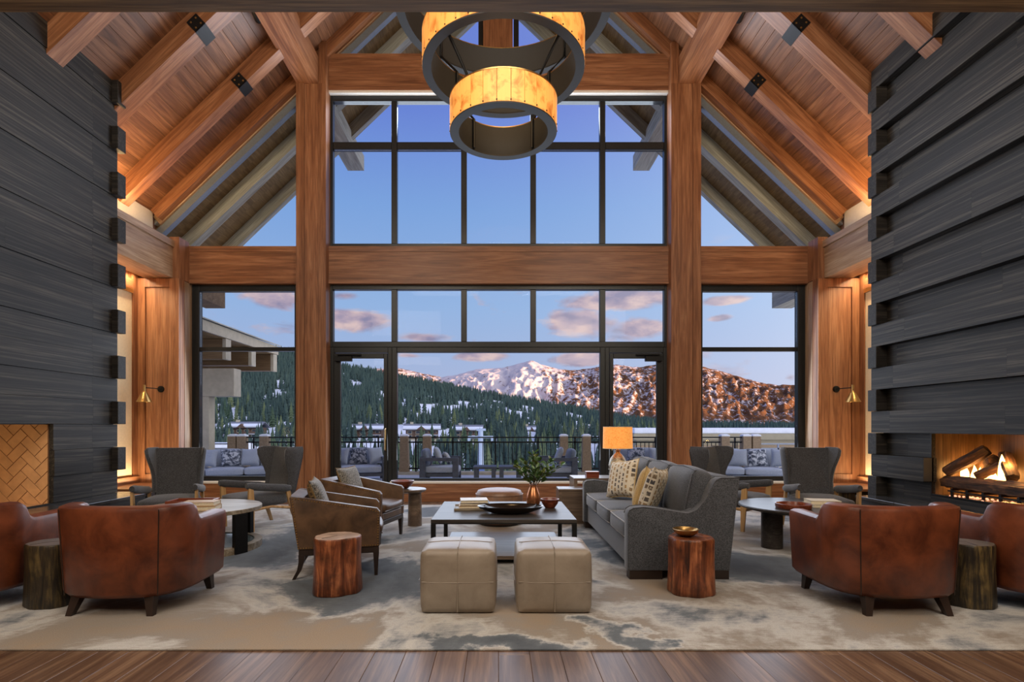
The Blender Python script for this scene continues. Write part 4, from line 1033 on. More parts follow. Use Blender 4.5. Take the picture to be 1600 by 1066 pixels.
# ---- left round table
t = thing('round_table', 'bleached round coffee table with dark slab legs and a low ring shelf on the left', 'table', (-3.20, 5.86, 0))
bm = bmesh.new(); lathe(bm, [(0, .405), (.56, .405), (.60, .41), (.60, .445), (.595, .45), (0, .45)], 56); obj('tabletop', bm, TABLEO, t)
bm = bmesh.new(); lathe(bm, [(0, .05), (.52, .05), (.52, .062), (0, .062)], 56); obj('glass_shelf', bm, plain('shelf_glass', rgb(84, 92, 88), .2, 0, .04), t)
bm = bmesh.new(); lathe(bm, [(.52, .0), (.60, .0), (.60, .07), (.52, .07), (.52, 0)], 56); obj('ring_base', bm, TABLEO, t)
for a in (-25, 65, 155, 245):
    bm = bmesh.new(); box(bm, (.565, -.075, .0), (.612, .075, .405)); bmesh.ops.transform(bm, matrix=R('Z', a), verts=bm.verts[:]); obj('leg', bm, BLACK, t)
t = thing('wood_tray', 'red wood tray with raised edges on the left round table', 'tray', (-3.38, 6.02, .451), 5)
bx('tray_base', (-.23, -.14, 0), (.23, .14, .014), BOWLW, t)
for a, b in (((-.23, -.14, .014), (.23, -.12, .05)), ((-.23, .12, .014), (.23, .14, .05)), ((-.23, -.12, .014), (-.21, .12, .05)), ((.21, -.12, .014), (.23, .12, .05))): bx('rim', a, b, BOWLW, t, .003)
book((-3.07, 5.62, .451), .33, .22, .045, 12, BK3, 'thick kraft book at the bottom of the pair on the left round table', 'books on the left round table')
book((-3.08, 5.63, .497), .32, .21, .040, 9, BK3, 'kraft book lying on top of the pair on the left round table', 'books on the left round table')
# ---- right round table
t = thing('round_table', 'dark round coffee table on thick oval columns in front of the right wing chairs', 'table', (3.32, 5.95, 0))
bm = bmesh.new(); lathe(bm, [(0, .40), (.56, .40), (.64, .425), (.645, .44), (.635, .45), (0, .45)], 56); obj('tabletop', bm, TABLED, t)
for dx, dy in ((-.36, -.06), (.30, -.25), (.25, .30)):
    bm = bmesh.new(); lathe(bm, [(0, 0), (.108, 0), (.108, .40), (0, .40)], 32, T(dx, dy, 0)); obj('leg', bm, TABLED, t)
bm = bmesh.new(); lathe(bm, [(0, .012), (.155, .012), (.165, .05), (.175, .05), (.172, .01), (.165, 0), (0, 0)], 40)
o = obj('round_tray', bm, BOWLW, smooth=50); o.location = (3.10, 5.72, .451); tag(o, 'round red wood tray on the dark round table', 'tray')
book((3.52, 5.86, .451), .36, .25, .032, -5, BK4, 'ivory book at the bottom of the pair on the dark round table', 'books on the dark round table')
book((3.50, 5.88, .484), .30, .22, .034, -12, BK4, 'ivory book lying on top of the pair on the dark round table', 'books on the dark round table')

# ---- chandelier of three lit rings
ch = thing('chandelier', 'three tier ring chandelier with glowing amber panels', 'chandelier', (.05, 5.70, 0))
RINGS = ((.55, 4.375, .33, 26), (.835, 5.02, .34, 40), (1.12, 5.66, .34, 52))
random.seed(2)
for r, z, h, n in RINGS:
    bm = bmesh.new(); lathe(bm, [(r - .085, z), (r + .008, z), (r + .008, z + .012), (r - .004, z + .014), (r - .012, z + .02), (r - .012, z + h), (r - .02, z + h), (r - .07, z + .03), (r - .08, z + .02), (r - .085, z)], 64); rf = obj('ring_frame', bm, MATTE, ch, smooth=40)
    bm = bmesh.new(); lathe(bm, [(r - .08, z + .004), (r - .08, z + h), (r - .07, z + h), (r - .07, z + .004), (r - .08, z + .004)], 64); obj('inner_band', bm, MATTE, ch, smooth=40)
    bm = bmesh.new(); lathe(bm, [(r - .012, z + h - .004), (r + .012, z + h - .004), (r + .012, z + h + .008), (r - .08, z + h + .008), (r - .08, z + h - .004)], 64); obj('top_rim', bm, PAPER if 0 else BRASS, ch, smooth=40)
    a0 = PI / n * .96
    bm = bmesh.new()
    for k in range(4):
        pass
    secs = [[((r + q) * math.sin(a), (r + q) * math.cos(a), zz) for q, zz in ((.0, .014), (.010, .014), (.010, h - .006), (0, h - .006))] for a in (-a0, -a0 / 3, a0 / 3, a0)]
    loft(bm, secs); pme_ = mesh_of('panel', bm, MICA, 0)
    for k in range(n):
        obj('panel', pme_, parent=rf, loc=(0, 0, z), rot=(0, 0, 2 * PI * k / n))
    bm = bmesh.new()
    for k in range(n): lathe(bm, [(.008, 0), (.006, .006), (0, .008)], 6, R('Z', 360 * (k + .5) / n) @ T(0, r + .010, z + .03) @ R('X', -90))
    obj('studs', bm, BLACK, rf, kind='stuff')
for (r0, z0, h0, _), (r1, z1, h1, _) in zip(RINGS, RINGS[1:]):
    for k in range(4):
        a = PI / 4 + PI / 2 * k; c, s = math.cos(a), math.sin(a)
        bm = bmesh.new(); tube(bm, [((r0 - .095) * c, (r0 - .095) * s, z0 + .02), ((r0 - .095) * c, (r0 - .095) * s, z0 + h0), ((r1 - .095) * c, (r1 - .095) * s, z1 + .02), ((r1 - .095) * c, (r1 - .095) * s, z1 + h1 * .8)], .016, 8); obj('strut', bm, BLACK, ch)
for k in range(4):
    a = PI / 4 + PI / 2 * k; c, s = math.cos(a), math.sin(a)
    bm = bmesh.new(); tube(bm, [(1.03 * c, 1.03 * s, 5.68), (1.03 * c, 1.03 * s, 6.1), (.06 * c, .06 * s, 9.2), (.0, 0.0, 10.32)], .012, 6); obj('hanging_rod', bm, BLACK, ch)
for r, z, h, n in RINGS: lamp('chandelier_glow', 'POINT', (.05, 5.7, z + h + .1), AMBER, 8, radius=.25)
# ================================================================== OUTSIDE
# roof overhang beyond the glass
ov = st('roof_overhang', 'brown boarded soffit of the roof overhang outside the gable')
for s in (-1, 1):
    ZS = ZA - .12
    for k in range(4):
        slope_beam('soffit_board', s, .03, 6.9, 9.84 + .48 * k, 9.84 + .48 * k + .475, ZS + (.012 if k % 2 else 0), .03, SOFFIT, ov)
    slope_beam('roof_cover', s, .0, 6.9, 9.80, 11.76, ZS + .30, .24, SNOW, ov)
    slope_beam('beam_fly_rafter', s, .05, 6.8, 10.48, 10.68, ZS - .03, .32, GREYW[0], kind='structure', label='weathered grey rafter under the outside overhang')
    slope_beam('beam_barge', s, .05, 6.9, 11.58, 11.72, ZS - .03, .32, GREYW[0], kind='structure', label='weathered grey barge board at the edge of the overhang')
    a, b = sorted((s * 5.88, s * 6.3)); bx('beam_plate_end', (a, 9.92, 3.86), (b, 11.7, 4.27), GREYW[1] if s > 0 else SOFFBEAM, kind='structure', label='weathered plate beam end outside the %s side window' % ('left' if s < 0 else 'right'))

# terrace
bx('floor_terrace', (-12, 9.95, -.25), (13, 15.55, 0), SNOWW, kind='structure', label='snowy terrace outside the windows')
bx('kerb_terrace', (-12, 14.86, 0), (13, 15.30, .075), CREAMST, kind='structure', label='pale kerb under the terrace railing')
def railing(name, label, x0, x1, y, posts=(), pitch=.115, col=None, top=1.04, m=None):
    t = thing(name, label, 'railing')
    m = m or BLACK
    bx('top_rail', (x0, y - .03, top - .035), (x1, y + .03, top), m, t); bx('middle_rail', (x0, y - .02, top - .17), (x1, y + .02, top - .13), m, t); bx('bottom_rail', (x0, y - .02, .14), (x1, y + .02, .18), m, t)
    bm = bmesh.new(); box(bm, (-.009, -.009, .18), (.009, .009, top - .17)); pk = mesh_of('picket', bm, m, 0)
    n = int((x1 - x0) / pitch)
    for k in range(1, n): obj('picket', pk, parent=t, loc=(x0 + (x1 - x0) * k / n, y, 0))
    k = x0 + .6
    for q in range(int((x1 - x0) / 1.25) + 1):
        xx = x0 + (x1 - x0) * (q + .5) / (int((x1 - x0) / 1.25) + 1); bx('rail_post', (xx - .02, y - .02, .07), (xx + .02, y + .02, top - .035), m, t)
    return t
def stonepost(x, y, label, w=.115):
    t = thing('railing_post', label, 'post', (x, y, .072), group='stucco railing posts')
    bm = bmesh.new(); loft(bm, [[(sx * q, sy * q, z) for sx, sy in ((-1, -1), (1, -1), (1, 1), (-1, 1))] for q, z in ((w * 1.15, 0), (w, .5), (w * .96, .98))]); obj('shaft', bm, STUCCO, t)
    bm = bmesh.new(); loft(bm, [[(sx * q, sy * q, z) for sx, sy in ((-1, -1), (1, -1), (1, 1), (-1, 1))] for q, z in ((w * 1.02, .98), (w * .95, 1.02), (w * .5, 1.045))]); obj('snow_cap', bm, SNOW, t)
PX = [(364.6, 'leftmost'), (379, 'second from the left'), (414, 'third from the left'), (632, 'fourth from the left'), (667.6, 'behind the left armchair'), (880.6, 'behind the leafy branches'), (916, 'just left of the lamp'),
      (1131.5, 'third from the right'), (1165, 'second from the right'), (1180, 'rightmost')]
for i, (px, w) in enumerate(PX): stonepost(X(px, 15.08), 15.08, 'tan stucco railing post with a snow cap, ' + w)
xs = [-11] + [X(p, 15.08) for p, _ in PX] + [12.5]
names = ['left end of the terrace, pale pickets', 'left side bay between the first two posts', 'left side bay beside the left column', 'left glass door', 'narrow gap between two posts at the left', 'middle of the picture window', 'narrow gap between two posts at the right', 'right glass door and lamp', 'right side bay between two posts', 'narrow right side bay gap', 'right end of the terrace, pale pickets']
for a, b, n in zip(xs, xs[1:], names):
    pale = 'pale' in n
    railing('terrace_railing', ('pale' if pale else 'black') + ' picket railing, ' + n.replace(', pale pickets', ''), a + .12, b - .12, 15.08, pitch=.115 if not pale else .13, m=OUTF if pale else None, top=1.04 if not pale else .86)

# outdoor furniture (front = +Y)
def outdoor(label, w, loc, rz, group, cat='chair', name='outdoor_armchair', d=.92):
    t = thing(name, label, cat, loc, rz, group)
    for s in (-1, 1):
        x = s * (w / 2 - .05)
        for y in (-d / 2 + .07, d / 2 - .07): bx('leg', (x - .05, y - .07, 0), (x + .05, y + .07, .50), OUTW, t, .004)
        bx('arm', (x - .05, -d / 2, .50), (x + .05, d / 2, .58), OUTW, t, .004)
    bx('seat_frame', (-w / 2 + .1, -d / 2, .12), (w / 2 - .1, d / 2 - .02, .20), OUTW, t, .004)
    bx('back_rail', (-w / 2 + .1, -d / 2, .46), (w / 2 - .1, -d / 2 + .06, .60), OUTW, t, .004)
    n = max(1, round((w - .2) / .85))
    cw = (w - .22) / n
    for k in range(n):
        x0 = -w / 2 + .11 + cw * k
        bm = bmesh.new(); cushion(bm, (x0, -d / 2 + .06, .20), (x0 + cw - .01, d / 2, .37), .05, .015); obj('seat_cushion', bm, OUTF, t, smooth=60)
        bm = bmesh.new(); cushion(bm, (x0, 0, 0), (x0 + cw - .01, .16, .40), .06, .02, T(0, -d / 2 + .08, .36) @ R('X', 12)); obj('back_cushion', bm, OUTD if cat == 'chair' else OUTF, t, smooth=60)
    return t
DY = 13.3
ch1 = outdoor('slate outdoor armchair turned sideways in front of the fifth railing post', .95, (X(689, DY), DY, 0), -90, 'outdoor armchairs')
ch2 = outdoor('slate outdoor armchair turned sideways behind the leafy branches', .95, (X(869, DY), DY, 0), 90, 'outdoor armchairs')
ls1 = outdoor('grey cushioned outdoor loveseat seen through the left glass door', 1.30, (X(560, 13.4), 13.4, 0), 180 + 16, 'outdoor loveseats', 'loveseat', 'outdoor_loveseat')
ls2 = outdoor('grey cushioned outdoor loveseat seen behind the lamp through the right door', 1.30, (X(1000, 13.4), 13.4, 0), 180 - 16, 'outdoor loveseats', 'loveseat', 'outdoor_loveseat')
sl = outdoor('long grey outdoor sofa outside the left side window', 2.6, (-6.35, 12.7, 0), 180 + 20, 'outdoor sofas', 'sofa', 'outdoor_sofa')
sr = outdoor('long grey outdoor sofa outside the right side window', 2.6, (6.15, 12.7, 0), 180 - 20, 'outdoor sofas', 'sofa', 'outdoor_sofa')
for i, (px, lb) in enumerate(((758, 'slab legged outdoor table standing left of the leafy branches'), (797, 'slab legged outdoor table partly behind the leafy branches'))):
    t = thing('outdoor_table', lb, 'table', (X(px, 13.3), 13.3, 0), 0, 'outdoor tables')
    bx('tabletop', (-.28, -.35, .31), (.28, .35, .36), OUTW, t, .004)
    for s in (-1, 1): bx('slab_leg', (s * .21 - .05, -.33, 0), (s * .21 + .05, .33, .31), OUTW, t, .004)
bpy.context.view_layer.update()
def opil(ch, v, lb, mat, rx=68, dz=0, w=.44):
    pil('outdoor_pillow', lb, mat, w, .15, on(ch, (v[0], v[1] + .08, v[2] + .02)), rx, facing(ch) + 180 + dz, 0, 'outdoor pillows')
opil(ls1, (0, -.17, .58), 'camouflage patterned pillow in the middle of the left outdoor loveseat', PILLOWO)
opil(ls1, (.42, -.10, .58), 'plain grey pillow at the left end of the left outdoor loveseat', OUTF, 68, -30)
opil(ls1, (-.42, -.08, .58), 'plain grey pillow against the right arm of the left outdoor loveseat', OUTF, 68, 30)
opil(ls2, (.1, -.17, .58), 'camouflage patterned pillow on the right outdoor loveseat', PILLOWO)
opil(ls2, (-.42, -.10, .58), 'plain grey pillow at the right end of the right outdoor loveseat', OUTF, 68, 25)
opil(ch1, (.0, -.14, .60), 'plain grey pillow on the outdoor armchair by the fifth railing post', OUTF)
opil(ch1, (-.1, .06, .53), 'small patterned pillow on the outdoor armchair by the fifth railing post', PILLOWO, 60, 10, .34)
opil(ch2, (.0, -.14, .60), 'plain grey pillow on the outdoor armchair behind the branches', OUTF)
for k, (x, m, w) in enumerate(((-.95, PILLOWO, 'nearest its right end'), (-.5, OUTF, 'second from its right end'), (-.1, PILLOWO, 'at its middle'), (.4, OUTF, 'second from its left end'), (.9, PILLOWO, 'nearest its left end'))):
    opil(sl, (x, -.15 + .03 * k, .57), ('patterned' if m is PILLOWO else 'plain grey') + ' pillow on the left outdoor sofa, ' + w, m, 66, (-1) ** k * 10)
    opil(sr, (-x, -.15 + .03 * k, .57), ('patterned' if m is PILLOWO else 'plain grey') + ' pillow on the right outdoor sofa, ' + {'r': w.replace('right', 'far'), }['r'].replace('left', 'near').replace('far end', 'left end').replace('near end', 'right end'), m, 66, (-1) ** k * 10)

# neighbouring wing on the left with rafter tails
t = thing('porch_roof', 'pale eave with projecting rafter tails of the neighbouring wing at the left', 'building')
bx('fascia', (-7.06, 11.9, 3.60), (-7.0, 17.3, 3.86), CREAMST, t)
bm = bmesh.new(); prism(bm, [(-6.94, 3.87), (-6.94, 3.90), (-11, 5.3), (-11, 5.2)], 1, 11.85, 17.35); obj('roof', bm, GREYW[1], t)
bm = bmesh.new(); prism(bm, [(-7.06, 3.62), (-7.06, 3.58), (-11, 3.58), (-11, 3.62)], 1, 11.9, 17.3); obj('soffit', bm, SOFFIT, t)
for y in (12.7, 14.1, 15.55, 17.05):
    f = bx('rafter_tail', (-11, y - .13, 3.06), (-7.09, y + .13, 3.575), SOFFBEAM, t, .01); bx('end_board', (-7.09, y - .135, 3.05), (-7.0, y + .135, 3.58), CREAMST, f).location -= f.location
bx('lower_beam', (-11, 14.35, 2.12), (-6.98, 14.75, 2.86), CREAMST, t, .01)
bx('column', (-8.06, 14.4, 0), (-7.66, 14.7, 2.12), CREAMST, t, .01)
bx('wall', (-11, 17.0, 0), (-9.4, 17.2, 3.05), CREAMST, t)
# flat snowy roof on the right
t = thing('flat_building', 'long low beige building with a snow covered flat roof at the right', 'building')
BEIGE = plain('beige_siding', rgb(158, 150, 126), .9, 0, .06, 3)
bx('wall', (7.6, 30, -7), (30, 40, .62), BEIGE, t); bx('cornice', (7.4, 29.8, .62), (30.2, 40.2, .95), BEIGE, t, .02); bx('band', (7.5, 29.9, .20), (30.1, 30, .32), STUCCO, t); bx('roof_snow', (7.45, 29.85, .95), (30.1, 40.1, 1.27), SNOW, t, .06, 3)
bx('door_panel', (14.4, 29.93, -1.4), (19.5, 29.99, .05), CREAMST, t)
t = thing('snowy_shed', 'small shed roof under snow beyond the left railing', 'building', (X(344, 26), 26, -4))
bx('wall', (-1.2, -1, 0), (1.2, 1, 4.0), STUCCO, t)
bm = bmesh.new(); prism(bm, [(-1.5, 4.0), (1.5, 4.0), (.9, 4.55), (-1.1, 4.55)], 1, -1.3, 1.3); obj('roof_snow', bm, SNOW, t)

# ---------------------------------------------------------------- terrain
def vnoise(x, y, seed):
    xi, yi = np.floor(x).astype(np.int64), np.floor(y).astype(np.int64); fx, fy = x - xi, y - yi
    fx = fx * fx * (3 - 2 * fx); fy = fy * fy * (3 - 2 * fy)
    def h(a, b):
        n = (a * 374761393 + b * 668265263 + seed * 974711) & 0x7fffffff; n = (n ^ (n >> 13)) * 1274126177 & 0x7fffffff
        return ((n ^ (n >> 16)) & 0xffff) / 65535.0
    return (h(xi, yi) * (1 - fx) + h(xi + 1, yi) * fx) * (1 - fy) + (h(xi, yi + 1) * (1 - fx) + h(xi + 1, yi + 1) * fx) * fy
def fbm(x, y, seed, o=4):
    s, a = 0, .5
    for k in range(o): s = s + a * vnoise(x * 2 ** k, y * 2 ** k, seed + k); a *= .5
    return s
HC = np.array([(200, 528), (300, 536), (463, 548), (530, 570), (575, 577), (620, 587), (660, 595), (700, 603), (760, 614), (830, 626), (890, 636), (950, 648), (1030, 659), (1100, 664), (1300, 666)], float)
def crest(a, tab): return (VY - np.interp(VX + F * a, tab[:, 0], tab[:, 1])) / F
YC = 460.0
def ground(x, y):
    x, y = np.asarray(x, float), np.asarray(y, float); a = x / np.maximum(y, 1)
    b = np.interp(y, [15, 40, 100, 160, 230], [-5, -7, -9, -6, -3])
    zc = H + (crest(a, HC) - .008) * YC
    t = np.clip((y - 150) / (YC - 150), 0, 1.0); t2 = t ** 1.25
    z = b * (1 - t2) + zc * t2 + (fbm(x / 45, y / 45, 3) - .5) * 5 * np.clip(t * 3, 0, 1) * (1 - t * .6)
    z = z - np.clip((y - YC) / 200, 0, 1) ** 1.0 * (zc + 12) * .6
    return z
def grid(name, xs, ys, zf, mat, label, fan=False):
    A, B = np.meshgrid(xs, ys); Xg, Yg = (A * B, B) if fan else (A, B); Zg = zf(Xg, Yg) if not fan else zf(A, B)
    v = np.stack([Xg.ravel(), Yg.ravel(), Zg.ravel()], 1); nx, ny = len(xs), len(ys)
    i = np.arange(nx * ny).reshape(ny, nx); f = np.stack([i[:-1, :-1].ravel(), i[:-1, 1:].ravel(), i[1:, 1:].ravel(), i[1:, :-1].ravel()], 1)
    me = bpy.data.meshes.new(name); me.from_pydata(v.tolist(), [], f.tolist()); me.materials.append(mat); me.polygons.foreach_set('use_smooth', [True] * len(me.polygons))
    o = bpy.data.objects.new(name, me); COL.objects.link(o); o['kind'] = 'structure'; o['label'] = label; return o
grid('terrain', np.linspace(-430, 430, 120), np.concatenate([np.linspace(15.6, 150, 30), np.linspace(155, 660, 90)]), ground, SNOW, 'snowy valley floor and forested hillside')
MT = np.array([(300, 585), (480, 590), (560, 574), (620, 571), (655, 578), (690, 586), (720, 580), (745, 573), (765, 572), (790, 570), (812, 564), (831, 559), (850, 567), (870, 572), (895, 574), (915, 573), (935, 569), (960, 565), (1000, 570), (1025, 566), (1060, 564), (1094, 568), (1130, 577), (1160, 586), (1190, 594), (1215, 598), (1243, 597), (1300, 592), (1500, 600)], float)
def mount(a, y):
    t = (y - 950) / 700.0; zc = H + crest(a, MT) * 1650
    w = fbm(a * 14, t * 4, 5, 3) - .5; rg = 1 - np.abs(2 * fbm(a * 44 + 1.2 * t + 1.5 * w, t * 8 + 2 * w, 31, 5) - 1); rg2 = fbm(a * 130, t * 22, 77, 4)
    p = np.clip(t, 0, 1) ** 1.15
    z = zc * p + ((rg - .55) * 50 + (rg2 - .5) * 26) * np.clip(4 * t * (1 - t), 0, 1) * np.clip(t * 2, 0, 1) + (rg2 - .5) * 5 * (t > .9)
    return np.where(t > 1, zc - (t - 1) * 400 + (rg2 - .5) * 5, z) - 8
def mtmat():
    m, nt, b = newmat('mountain_snow_rock')
    v = nd(nt, 'TexCoord').outputs['Object']; sp = nd(nt, 'SeparateXYZ', {0: v})
    a = mth(nt, 'DIVIDE', sp.outputs[0], sp.outputs[1])
    n1 = noise(nt, nd(nt, 'Mapping', {0: v, 3: (.032, .018, .042)}).outputs[0], 1.0, 8, .68, .6)
    n2 = noise(nt, nd(nt, 'Mapping', {0: v, 3: (.12, .055, .15)}).outputs[0], 1.0, 5, .6)
    thr = ramp(nt, mth(nt, 'ADD', a, .30), [(.0, .46), (.17, .46), (.21, .55), (.36, .57), (.42, .46), (.55, .44), (.66, .41), (.85, .40)])
    nn = mth(nt, 'ADD', mth(nt, 'MULTIPLY', n1, .5), mth(nt, 'MULTIPLY', n2, .5))
    f = mth(nt, 'MULTIPLY', mth(nt, 'SUBTRACT', nn, thr), 14.0, clamp=True)
    rock = ramp(nt, n2, [(.35, rgb(64, 46, 36)), (.6, rgb(108, 76, 54))])
    setc(nt, b, 'Base Color', mixc(nt, f, rgb(188, 180, 184), rock)); b.inputs['Roughness'].default_value = .95; b.inputs['Specular IOR Level'].default_value = 0
    return m
grid('mountains', np.linspace(-.45, .80, 420), np.linspace(930, 1850, 120), mount, mtmat(), 'snow streaked mountain range glowing in the last sun', True)
grid('shading_ridge', np.linspace(-900, 5200, 60), np.linspace(-520, -280, 14), lambda x, y: 150 * np.clip(1 - np.abs(y + 400) / 115, 0, 1) ** .8 + fbm(x / 160, y / 160, 9) * 8 - 8, SNOW, 'unseen ridge added behind the lodge to shade the valley')  # out of view, height set to keep the sun off the valley

# ---------------------------------------------------------------- chalets, chairlift
WALLB = plain('chalet_wood', rgb(104, 82, 68), .8, 0, .15, 3); DUSK = plain('dark_window', rgb(60, 66, 78), .2, 0, .1); ROOFG = plain('grey_roof', rgb(116, 120, 130), .8, 0, .1, 2)
def chalet(px, d, zb, w, h, dep, rz, label):
    t = thing('chalet', label, 'house', (X(px, d), d, zb), rz, 'chalets in the valley')
    bx('walls', (-w / 2, -dep / 2, -6), (w / 2, dep / 2, h), WALLB, t)
    bx('base', (-w / 2 - .1, -dep / 2 - .1, -6), (w / 2 + .1, dep / 2 + .1, h * .2), CREAMST, t)
    bm = bmesh.new(); prism(bm, [(-dep / 2 - 1, h - .1), (0, h + 1.7), (dep / 2 + 1, h - .1), (dep / 2 + 1, h + .2), (0, h + 2.0), (-dep / 2 - 1, h + .2)], 0, -w / 2 - .9, w / 2 + .9); obj('roof', bm, ROOFG, t)
    bm = bmesh.new(); prism(bm, [(-dep / 2 - 1.05, h + .22), (-dep / 2 + 1.2, h + .95), (-dep / 2 + 1.2, h + 1.35), (-dep / 2 - 1.05, h + .6)], 0, -w / 2 - .9, w / 2 + .9); obj('roof_snow', bm, SNOW, t)
    bm = bmesh.new(); prism(bm, [(-w * .18, h - .05), (-w * .02, h + 1.3), (w * .14, h - .05)], 1, -dep / 2 - 1.2, -dep / 2 + 1.5); obj('gable', bm, WALLB, t)
    for k in range(4):
        for j in range(2):
            x = -w / 2 + w * (k + .5) / 4; z = h * (.28 + .36 * j)
            f = bx('window', (x - .75, -dep / 2 - .08, z), (x + .75, -dep / 2, z + 1.0), CREAMST, t); q = bx('pane', (x - .6, -dep / 2 - .12, z + .15), (x + .6, -dep / 2 - .08, z + .88), DUSK, f); q.location -= f.location
    bx('balcony', (w * .1, -dep / 2 - 1.4, h * .52), (w / 2, -dep / 2, h * .56), SNOW, t); bx('balcony_rail', (w * .1, -dep / 2 - 1.4, h * .56), (w / 2, -dep / 2 - 1.3, h * .72), WALLB, t)
    bx('chimney', (-w * .38, -.5, h), (-w * .38 + 1, .5, h + 2.6), CREAMST, t)
CH = [(387, 180, -3.2, 9.5, 4.4, 8, 4, 'brown chalet with a snowy roof seen through the left side window'), (578, 185, -3.2, 10.5, 3.7, 8, -6, 'brown chalet among the trees seen through the left glass door'), (660, 182, -3.2, 10.5, 3.7, 8, 6, 'brown chalet with a grey roof above the fourth railing post'),
      (732, 186, -3.4, 8.5, 3.6, 7, -3, 'brown chalet just left of the chairlift tower'), (828, 215, -3.0, 5, 3.0, 5, 12, 'small brown chalet right of the chairlift tower'), (928, 225, -3.0, 5, 3.0, 5, -8, 'small chalet under the trees by the right glass door')]
for c in CH: chalet(*c)
t = thing('chairlift_tower', 'pale chairlift tower with a crossarm in the middle of the valley', 'tower', (X(751, 95), 95, -9.5))
PAL = plain('pale_steel', rgb(186, 200, 216), .5, 0, .06)
bm = bmesh.new(); lathe(bm, [(0, 0), (.62, 0), (.42, 10.2), (0, 10.2)], 14); obj('mast', bm, PAL, t)
bx('crossarm', (-2.2, -.2, 8.9), (2.2, .2, 9.3), PAL, t); bx('head_frame', (-.7, -.15, 10.2), (.9, .15, 10.6), PAL, t)
bx('sign_plate', (-.7, -.7, 2.6), (.7, -.62, 3.9), plain('sign_blue', rgb(90, 110, 160), .5, 0, .05), t)
for s in (-1, 1): bx('sheave_train', (s * 2.0 - .18, -1.6, 8.45), (s * 2.0 + .18, 1.6, 8.9), PAL, t)

# ---------------------------------------------------------------- conifers
def conemat(name, c1, c2):
    m, nt, b = newmat(name)
    n = noise(nt, nd(nt, 'TexCoord').outputs['Object'], .09, 3); r = nd(nt, 'ObjectInfo').outputs['Random']
    f = noise(nt, nd(nt, 'TexCoord').outputs['Object'], 2.2, 3)
    c = ramp(nt, mth(nt, 'ADD', mth(nt, 'MULTIPLY', n, .5), mth(nt, 'MULTIPLY', r, .5)), [(.25, c1), (.75, c2)])
    setc(nt, b, 'Base Color', mixc(nt, mth(nt, 'MULTIPLY', f, .5), c, rgb(34, 46, 40))); b.inputs['Roughness'].default_value = .95; b.inputs['Specular IOR Level'].default_value = .1
    return m
TREE = conemat('conifer_green', rgb(74, 94, 76), rgb(130, 142, 102)); TREEF = conemat('far_conifer', rgb(66, 86, 86), rgb(104, 122, 106))
rng = np.random.default_rng(5)
def treeverts(tiers, sides, rg):
    V, Fc = [], []
    for k in range(tiers):
        z0 = .06 + .86 * k / tiers; z1 = min(1, z0 + 1.75 * .92 / tiers); r = .185 * (1 - k / tiers) ** .85 + .012
        b = len(V); off = rg.uniform(0, 6)
        for i in range(sides):
            rr = r * (1.0 if i % 2 else .62) * rg.uniform(.8, 1.2); an = off + 2 * PI * i / sides
            V.append((rr * math.cos(an), rr * math.sin(an), z0 - (.035 if i % 2 else 0)))
        V.append((0, 0, z1))
        for i in range(sides): Fc.append((b + i, b + (i + 1) % sides, b + sides))
    return V, Fc
protos = []
for k in range(5):
    V, Fc = treeverts(8, 12, rng); bm = bmesh.new(); vs = [bm.verts.new(v) for v in V]; [bm.faces.new([vs[i] for i in f]) for f in Fc]
    lathe(bm, [(.0, 0), (.02, 0), (.012, .2), (0, .2)], 6)
    protos.append(mesh_of('conifer', bm, TREE, 0))
HB = [(c[0], c[1], c[3] / c[1] * F / 2 + 4) for c in CH]
spots = []
while len(spots) < 300:
    y = 62 + 175 * rng.random() ** .8; a = rng.uniform(-.60, .36); x = a * y; px = VX + F * a
    if fbm(np.array(x / 22.), np.array(y / 22.), 51) < .40: continue
    if any(abs(px - hp) < hw and y < hd + 6 for hp, hd, hw in HB) and rng.random() < (.75 if y > 105 else .55): continue
    if px > 1040 and y < 140: continue
    if any((x - q[0]) ** 2 + (y - q[1]) ** 2 < 14 for q in spots): continue
    if any(abs(x - X(c[0], c[1])) < c[3] / 2 + 3 and abs(y - c[1]) < c[5] / 2 + 3.5 for c in CH): continue
    spots.append((x, y))
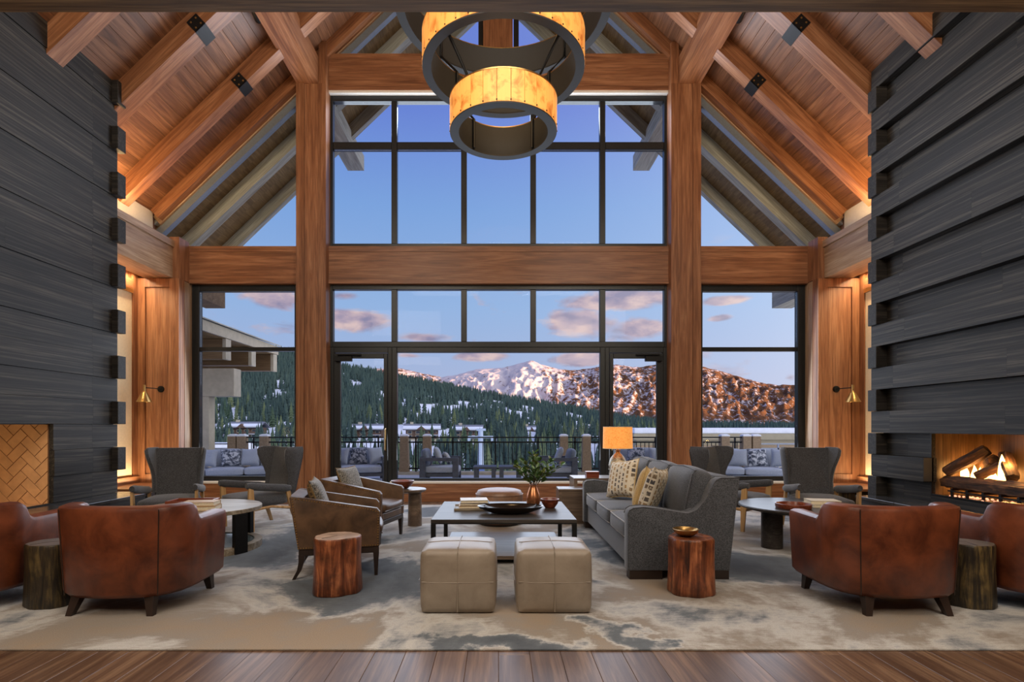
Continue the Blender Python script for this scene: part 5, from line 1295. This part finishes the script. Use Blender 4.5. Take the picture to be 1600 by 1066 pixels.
for x, y in spots:
    h = rng.uniform(6.0, 9.5) * (.62 if y < 105 else .9); z = float(ground(x, y))
    if y < 105: h = min(h, (.2 - z) * .98 + rng.uniform(0, 2.0))
    o = obj('conifer', protos[rng.integers(5)], loc=(x, y, z - .3), rot=(0, 0, rng.uniform(0, 6)))
    w = rng.uniform(.85, 1.25); o.scale = (h * w, h * w, h)
    tag(o, 'green conifer rising from the snowy valley below the hillside forest', 'tree', 'conifers in the valley')
SP = np.array(spots); VV, FF = [], []; base_ = 0
tp = [treeverts(5, 8, rng) for _ in range(8)]; tp = [(np.array(v), np.array(f)) for v, f in tp]
n = 0
while n < 10500:
    y = 205 + 265 * rng.random() ** .75 if n > 1500 else 100 + 120 * rng.random(); a = rng.uniform(-.60, .62); x = a * y; px = VX + F * a
    dn = float(fbm(np.array(x / 11.), np.array(y / 26.), 51)); thr = .37 if px < 700 else .37 + min(.11, (px - 700) * .0012)
    up = y / 470
    if up < .45:
        if dn < .47 or px > 1045: continue
        if any(abs(px - hp) < hw * .8 and y < hd + 5 for hp, hd, hw in HB) and rng.random() < .8: continue
    elif dn < thr and up < .93: continue
    if y < 245 and np.min((SP[:, 0] - x) ** 2 + (SP[:, 1] - y) ** 2) < 12: continue
    if any(abs(x - X(c[0], c[1])) < c[3] / 2 + 3 and abs(y - c[1]) < c[5] / 2 + 3.5 for c in CH): continue
    if up > .45 and px > 740 and rng.random() < .35: continue
    if up < .6 and px > 1040 and rng.random() < .5: continue
    v, f = tp[rng.integers(8)]; h = rng.uniform(5.0, 9.0) * (.72 + .28 * up); an = rng.uniform(0, 6); c, s = math.cos(an), math.sin(an); w = rng.uniform(.85, 1.2) * h
    z = float(ground(x, y)) - .3
    VV.append(np.stack([x + w * (v[:, 0] * c - v[:, 1] * s), y + w * (v[:, 0] * s + v[:, 1] * c), z + h * v[:, 2]], 1)); FF.append(f + base_); base_ += len(v); n += 1
VV = np.concatenate(VV); FF = np.concatenate(FF)
me = bpy.data.meshes.new('hillside_forest'); me.from_pydata(VV.tolist(), [], FF.tolist()); me.materials.append(TREEF)
o = bpy.data.objects.new('hillside_forest', me); COL.objects.link(o); tag(o, 'dense dark conifer forest covering the snowy hillside', 'forest', kind='stuff')
